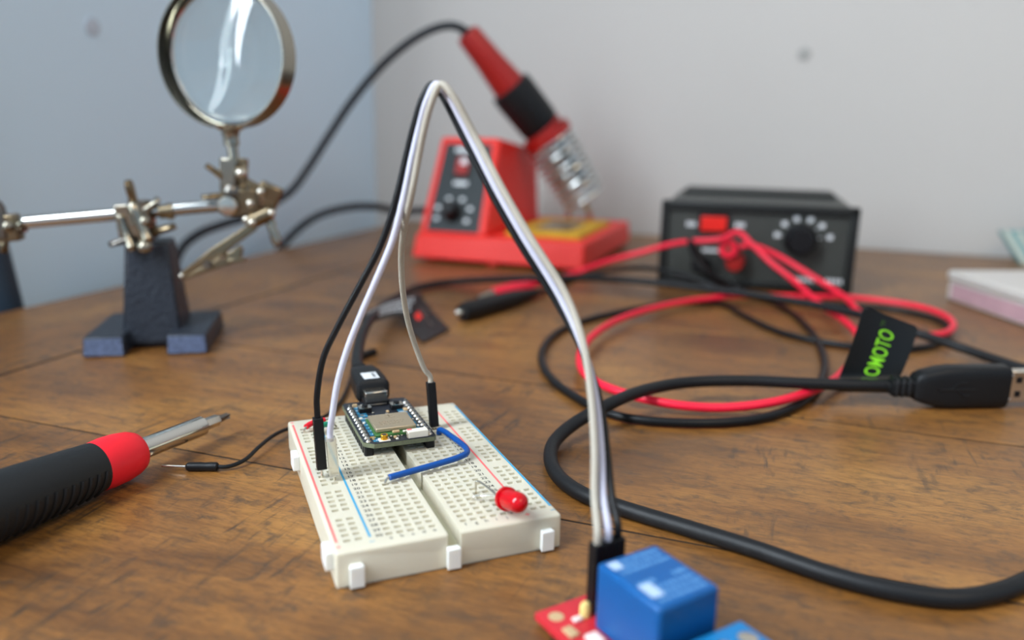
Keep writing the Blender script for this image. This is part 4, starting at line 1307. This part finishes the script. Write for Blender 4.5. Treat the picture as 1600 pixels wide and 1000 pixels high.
upv = Vector((0, 0, 1)); fwv = rd.cross(upv).normalized()      # towards the viewer
if fwv.y > 0:
    fwv = -fwv


def plate(c, ax, ay, hx_, hy_, th, name, m='nickel', bevel=.5, parent=None):
    ax, ay = Vector(ax).normalized(), Vector(ay).normalized()
    ay = (ay - ax * ay.dot(ax)).normalized()
    return MB().obox(W(c), ax, ay, ax.cross(ay), hx_, hy_, th).build(name, m, parent or hh, bevel=bevel)


def wing(c, d, l, w, th, name='wing_nut', m='nickel', tip=None):
    """one rounded wing of a wing nut growing from c along d"""
    d = Vector(d).normalized()
    x, y, _ = frame_of(d)
    secs = []
    mb = MB()
    vs, fs = [], []
    n = 14
    st_ = [(0, .45), (.25, .55), (.5, .8), (.75, 1.0), (.92, .8), (1.0, .35)]
    for t, k in st_:
        for j in range(n):
            a = 2 * math.pi * j / n
            vs.append(W(c) + d * l * t + x * math.cos(a) * w * k + y * math.sin(a) * th * (1.2 - .4 * t))
    for i in range(len(st_) - 1):
        for j in range(n):
            a, b = i * n + j, i * n + (j + 1) % n
            fs.append((a, b, b + n, a + n))
    fs += [tuple(reversed(range(n))), tuple(range((len(st_) - 1) * n, len(st_) * n))]
    mb.add(vs, fs)
    return mb.build(name, m, hh)


Yc = 344.0
# central clamp on top of the column
cc = Vector((-162.06, 349.00, 55.80))
MB().lathe(W(cc) - Vector((0, 0, 12)), W(cc) + Vector((0, 0, 10)), [(0, 4.6), (10, 4.6), (11, 6.2), (16, 6.2), (17, 4.5), (21, 4.5)], 18).build('swivel_post', 'nickel', hh)
pA, pB = Vector((-168.34, 343.00, 58.85)), Vector((-163.03, 341.00, 44.68))
MB().lathe(W(pA), W(pB), [(0, 1.6), (1.5, 2.3), (4, 1.7), ((pB - pA).length - 4, 1.7), ((pB - pA).length - 1, 2.4), ((pB - pA).length + 1, 1.5)], 14).build('clamp_bar', 'nickel', hh)
pA, pB = Vector((-161.93, 342.00, 63.95)), Vector((-155.84, 341.00, 48.39))
MB().lathe(W(pA), W(pB), [(0, 1.8), (1.5, 2.6), (5, 2.2), ((pB - pA).length - 4, 2.0), ((pB - pA).length - 1, 2.6), ((pB - pA).length + 1, 1.6)], 14).build('clamp_bar', 'nickel', hh)
MB().ball(W(Vector((-157.27, 340.00, 45.76))), 3.2).build('ball_end', 'nickel', hh)
MB().ball(W(Vector((-157.19, 342.00, 56.44))), 2.6).build('screw_head', 'nickel', hh)
plate(Vector((-165.23, 344.00, 56.34)), rd, upv, 4.5, 7.0, 1.2, 'clamp_plate')
plate(Vector((-165.32, 352.00, 53.43)), rd, upv, 8.0, 6.0, 1.2, 'clamp_plate')
wing(Vector((-161.84, 344.00, 63.21)), Vector((-162.94, 343.00, 72.44)) - Vector((-161.84, 344.00, 63.21)), (Vector((-162.82, 343.00, 73.77)) - Vector((-161.84, 344.00, 63.21))).length, 3.4, 1.6, m='brass')
wing(Vector((-159.83, 346.00, 59.22)), Vector((-154.46, 350.00, 64.96)) - Vector((-159.83, 346.00, 59.22)), 9.6, 2.9, 1.6)
wing(Vector((-156.71, 346.00, 51.00)), Vector((-147.91, 348.00, 53.68)) - Vector((-156.71, 346.00, 51.00)), 10.6, 3.6, 1.8, m='brass')
wing(Vector((-163.74, 344.00, 48.93)), Vector((-173.45, 343.00, 46.12)) - Vector((-163.74, 344.00, 48.93)), 10.4, 2.8, 1.5, m='dark_steel')
MB().lathe(W(Vector((-153.80, 350.00, 59.73))), W(Vector((-148.63, 351.00, 59.99))), [(0, 3.0), (3, 3.0), (3.2, 3.6), (5.5, 3.6)], 16).build('rod_collar', 'brass', hh)
# right hand joint
jn = Vector((-121.34, 355.00, 62.86))
MB().lathe(W(Vector((-123.05, 347.00, 63.07))), W(Vector((-122.19, 343.00, 63.21))), [(0, 4.2), (2.4, 4.2), (3.2, 3.4), (3.6, 1.0)], 20).build('screw_head', 'steel', hh)
MB().lathe(W(Vector((-127.32, 352.00, 62.77))), W(Vector((-122.21, 356.00, 63.31))), [(0, 4.4), (3, 4.8), (6, 4.8), (8, 4.2)], 18).build('rod_collar', 'nickel', hh)
plate(Vector((-118.40, 354.00, 64.13)), (1, 0.2, 0.1), (0, 0, 1), 6.2, 5.6, 3.0, 'clamp_block', 'brass', .8)
plate(Vector((-114.46, 357.00, 66.16)), (1, 0.2, -.6), (0.5, 0, 1), 5.4, 3.0, 2.4, 'clamp_plate', 'nickel', .6)
plate(Vector((-109.46, 358.00, 65.04)), (1, 0.1, -.45), (.45, 0, 1), 5.0, 7.2, 2.6, 'clamp_block', 'brass', .9)
for px in ((-109.91, 351.00, 68.97), (-114.32, 350.00, 64.03), (-105.98, 352.00, 59.81), (-116.08, 349.00, 57.19), (-113.33, 348.00, 55.97)):
    MB().ball(W(px), 1.9, 14, 8).build('screw_head', 'steel', hh)
pA, pB = Vector((-116.81, 350.00, 55.11)), Vector((-106.57, 354.00, 59.87))
MB().lathe(W(pA), W(pB), [(0, 2.4), (.8, 3.3), ((pB - pA).length - .8, 3.5), ((pB - pA).length, 2.6)], 18).build('clip_socket', 'brass', hh)
pA, pB = Vector((-107.33, 354.00, 56.20)), Vector((-103.93, 352.00, 45.49))
MB().lathe(W(pA), W(pB), [(0, 2.2), (4, 2.0), ((pB - pA).length - 2, 2.3), ((pB - pA).length, 1.4)], 14).build('locking_pin', 'nickel', hh)
# upper joint that carries the glass
plate(Vector((-123.77, 352.00, 74.13)), (0.05, 0, 1), (1, 0, 0), 9.0, 3.4, 1.8, 'clamp_plate', 'nickel', .6)
plate(Vector((-119.45, 355.00, 75.11)), (0.1, 0, 1), (1, 0, 0), 8.0, 2.8, 1.8, 'clamp_plate', 'brass', .6)
MB().cyl(W(Vector((-125.38, 352.00, 79.01))), W(Vector((-116.85, 356.00, 77.30))), 1.8, n=14).build('hinge_screw', 'nickel', hh)
MB().ball(W(Vector((-117.68, 350.00, 76.82))), 2.4).build('screw_head', 'steel', hh)
MB().ball(W(Vector((-123.10, 353.00, 68.57))), 4.6).build('ball_joint', 'dark_steel', hh)
MB().tube([W(Vector((-120.54, 354.00, 70.20))), W(Vector((-116.95, 357.00, 71.70))), W(Vector((-113.77, 359.00, 69.37))), W(Vector((-111.97, 360.00, 66.50)))], 2.6, 12).build('bridge', 'brass', hh)
wing(Vector((-125.84, 351.00, 75.25)), Vector((-131.91, 349.00, 80.13)) - Vector((-125.84, 351.00, 75.25)), (Vector((-132.18, 349.00, 80.13)) - Vector((-125.84, 351.00, 75.25))).length, 2.4, 1.4, m='brass')
wing(Vector((-125.84, 351.00, 67.04)), Vector((-134.56, 349.00, 66.51)) - Vector((-125.84, 351.00, 67.04)), (Vector((-134.84, 349.00, 66.50)) - Vector((-125.84, 351.00, 67.04))).length, 3.2, 1.4, m='brass')
# alligator clip: two tapering jaws and thumb plates
kA, kT = Vector((-114.69, 350.00, 53.19)), Vector((-144.09, 344.00, 32.77))
kd = (kT - kA).normalized(); kl = (kT - kA).length
ks = Vector((0, -1, 0)); ks = (ks - kd * ks.dot(kd)).normalized(); kn = kd.cross(ks)
if kn.z > 0:
    kn = -kn          # kn points down, away from the upper jaw
clip = None


def jaw(name, prof, m):
    """prof: (t along, top offset, bottom offset, half width)"""
    vs, fs = [], []
    for t, a, b, w in prof:
        c = W(kA) + kd * t
        vs += [c + kn * a - ks * w, c + kn * a + ks * w, c + kn * b + ks * w, c + kn * b - ks * w]
    for i in range(len(prof) - 1):
        for k in range(4):
            p, q_ = i * 4 + k, i * 4 + (k + 1) % 4
            fs.append((p, q_, q_ + 4, p + 4))
    m_ = (len(prof) - 1) * 4
    fs += [(3, 2, 1, 0), (m_, m_ + 1, m_ + 2, m_ + 3)]
    return MB().add(vs, fs).build(name, m, hh, bevel=.4)


jaw('clip_jaw', [(-2, -1.8, 1.8, 2.0), (kl * .30, -2.0, 2.0, 3.2), (kl * .5, -2.2, 2.6, 3.4), (kl * .8, -1.6, 1.2, 2.4), (kl, -1.3, .8, 1.6), (kl + .8, -.9, .6, 1.3)], 'brass')
jaw('clip_jaw', [(kl * .22, 3.0, 5.2, 2.0), (kl * .34, 3.4, 9.0, 3.2), (kl * .52, 2.6, 7.0, 3.2), (kl * .8, 1.6, 4.0, 2.3), (kl, .9, 2.1, 1.6), (kl + .6, .7, 1.5, 1.3)], 'brass')
pA, pB = Vector((-125.06, 345.00, 39.15)), Vector((-116.75, 347.00, 40.09))
MB().obox(W((pA + pB) / 2), pB - pA, ks, (pB - pA).cross(ks), (pB - pA).length / 2, 3.0, .9).build('thumb_plate', 'brass', hh, bevel=.4)
MB().ball(W(Vector((-143.46, 342.50, 33.06))), 1.3).build('jaw_tip', 'steel', hh)
cH = W(Vector((-131.89, 343.00, 38.24)))
MB().cyl(cH + Vector((0, -1.5, 0)), cH + Vector((0, 6, 0)), 1.8, n=14).build('jaw_rivet', 'dark_steel', hh)
cH = W(Vector((-125.03, 343.00, 41.44)))
MB().cyl(cH + Vector((0, -1.2, 0)), cH + Vector((0, 6, 0)), 1.3, n=14).build('jaw_rivet', 'nickel', hh)
# magnifying glass
MCc = Vector((-123.66, 350.00, 125.43))
ang = math.radians(-104.6)
mn = Vector((math.cos(ang), math.sin(ang), 0.0))
RR = 30.0
MB().lathe(W(MCc), W(MCc) - mn * 20, [(0, RR - .7), (0, RR - .35), (.3, RR + .1), (9.6, RR + .1), (10.0, RR - .3), (10.0, RR - .9), (8.4, RR - 1.2), (8.2, RR - 2.4), (6.6, RR - 2.4), (6.4, RR - 1.2), (0, RR - .7)], 72, caps=False).build('lens_rim', 'nickel', hh)
lp, m_ = [], 10
for i in range(m_ + 1):
    r = (RR - 1.6) * i / m_
    lp.append((2.2 + 4.4 * (r / RR) ** 2, max(r, 1e-3)))
for i in range(m_, -1, -1):
    r = (RR - 1.6) * i / m_
    lp.append((12.2 - 4.4 * (r / RR) ** 2, max(r, 1e-3)))
MB().lathe(W(MCc), W(MCc) - mn * 20, lp, 72, caps=False).build('lens', 'glass', hh, sharp=80)
sT = MCc - mn * 4.5 + Vector((0, 0, -RR - .3)); sB = Vector((-121.20, 353.00, 80.66))
MB().lathe(W(sT), W(sB), [(0, 2.6), (1.5, 3.9), (3, 3.3), ((sT - sB).length - 8, 3.3), ((sT - sB).length - 7.5, 2.4), ((sT - sB).length, 2.2)], 20).build('lens_stem', 'nickel', hh)
MB().lathe(W(sT) + Vector((0, 0, 2.0)), W(sT) - Vector((0, 0, 4)), [(0, 7.5), (1.6, 6.0), (2.8, 3.8)], 20).build('stem_socket', 'steel', hh)
# left hand joint at the end of the rod
plate(Vector((-213.51, 338.00, 53.20)), rd, upv, 5.0, 5.6, 3.4, 'clamp_block', 'brass', .9)
plate(Vector((-217.34, 336.00, 55.54)), rd, upv, 4.5, 7.0, 3.0, 'clamp_block', 'dark_steel', .9)
MB().ball(W(Vector((-210.28, 333.00, 54.43))), 2.4).build('screw_head', 'nickel', hh)
MB().lathe(W(Vector((-211.35, 339.00, 53.66))), W(Vector((-207.48, 339.00, 54.27))), [(0, 3.6), (2.5, 3.6), (3.0, 3.1), (4.4, 3.1)], 16).build('rod_collar', 'nickel', hh)
wing(Vector((-214.32, 337.00, 50.61)), Vector((-215.16, 336.00, 43.68)) - Vector((-214.32, 337.00, 50.61)), 8.0, 2.6, 1.5, m='brass')
wing(Vector((-214.61, 337.00, 56.54)), Vector((-215.04, 336.00, 64.64)) - Vector((-214.61, 337.00, 56.54)), 8.0, 2.6, 1.5, m='dark_steel')

# ================================================================== things at the edges of the picture
fxo = Vector((264.38, 480.50, 0.00))
bxo = thing('storage_box', 'frosted white plastic box with pinkish contents at the table edge', 'box', (fxo.x + 1, fxo.y + 2, 0), math.radians(4.5))
MB().box((0, -140, 0), (150, 0, 12.5)).build('box_body', 'box_white', bxo, bevel=1.5, seg=3)
MB().box((-.25, -136, 1.5), (2, -4, 10.8)).build('contents', 'box_pink', bxo, bevel=.4)
MB().box((-1.2, -141.2, 12.0), (151.2, 1.2, 18.0)).build('lid', 'box_white', bxo, bevel=2.0, seg=3)

tw0 = Vector((396.46, 620.43, 0.00))
tb = thing('paper_packet', 'teal and cream folded packet leaning behind the white box', 'packet', (tw0.x, tw0.y, 0), math.radians(-14))
pk = MB().hexa([(-1, 0, 0), (40, 0, 0), (40, 9, 0), (-1, 9, 0)], [(-17, 6, 24), (26, 6, 27), (26, 14, 27), (-17, 14, 24)])
pk.build('packet_body', 'teal', tb, bevel=.8)
for k in range(4):
    x0 = 1 + k * 9
    MB().hexa([(x0, -.3, .3), (x0 + 3.6, -.3, .3), (x0 + 3.6, .4, .3), (x0, .4, .3)], [(x0 - 16.2, 5.7, 24.4), (x0 - 12.4, 5.7, 24.6), (x0 - 12.4, 6.6, 24.6), (x0 - 16.2, 6.6, 24.4)]).build('cream_stripe', 'cream', tb)
MB().lathe((14, 16, 31), (14, -6, 31), [(0, 9), (3, 10), (15, 10), (17, 8)], 22).build('dark_roll', 'dark_blue', tb)

pb0, pt0 = uv_to_world(-404, 400, FLOOR_Z), uv_to_world(-404, 233, 640)
so_ = Vector((pb0.x, pb0.y, FLOOR_Z))
pole = thing('stand_pole', 'dark slanting pole between the table edge and the left wall', 'pole', so_)
MB().lathe(pb0 - so_, pt0 - so_, [(0, 9.5), (700, 8.6), ((pt0 - pb0).length, 7.0)], 20).build('pole_tube', 'dark_blue', pole)
MB().cyl((0, 0, 0), (0, 0, 14), 17, 14, 20).build('pole_foot', 'black', pole)
MB().ball(pt0 - so_, 8.0).build('pole_cap', 'black', pole)
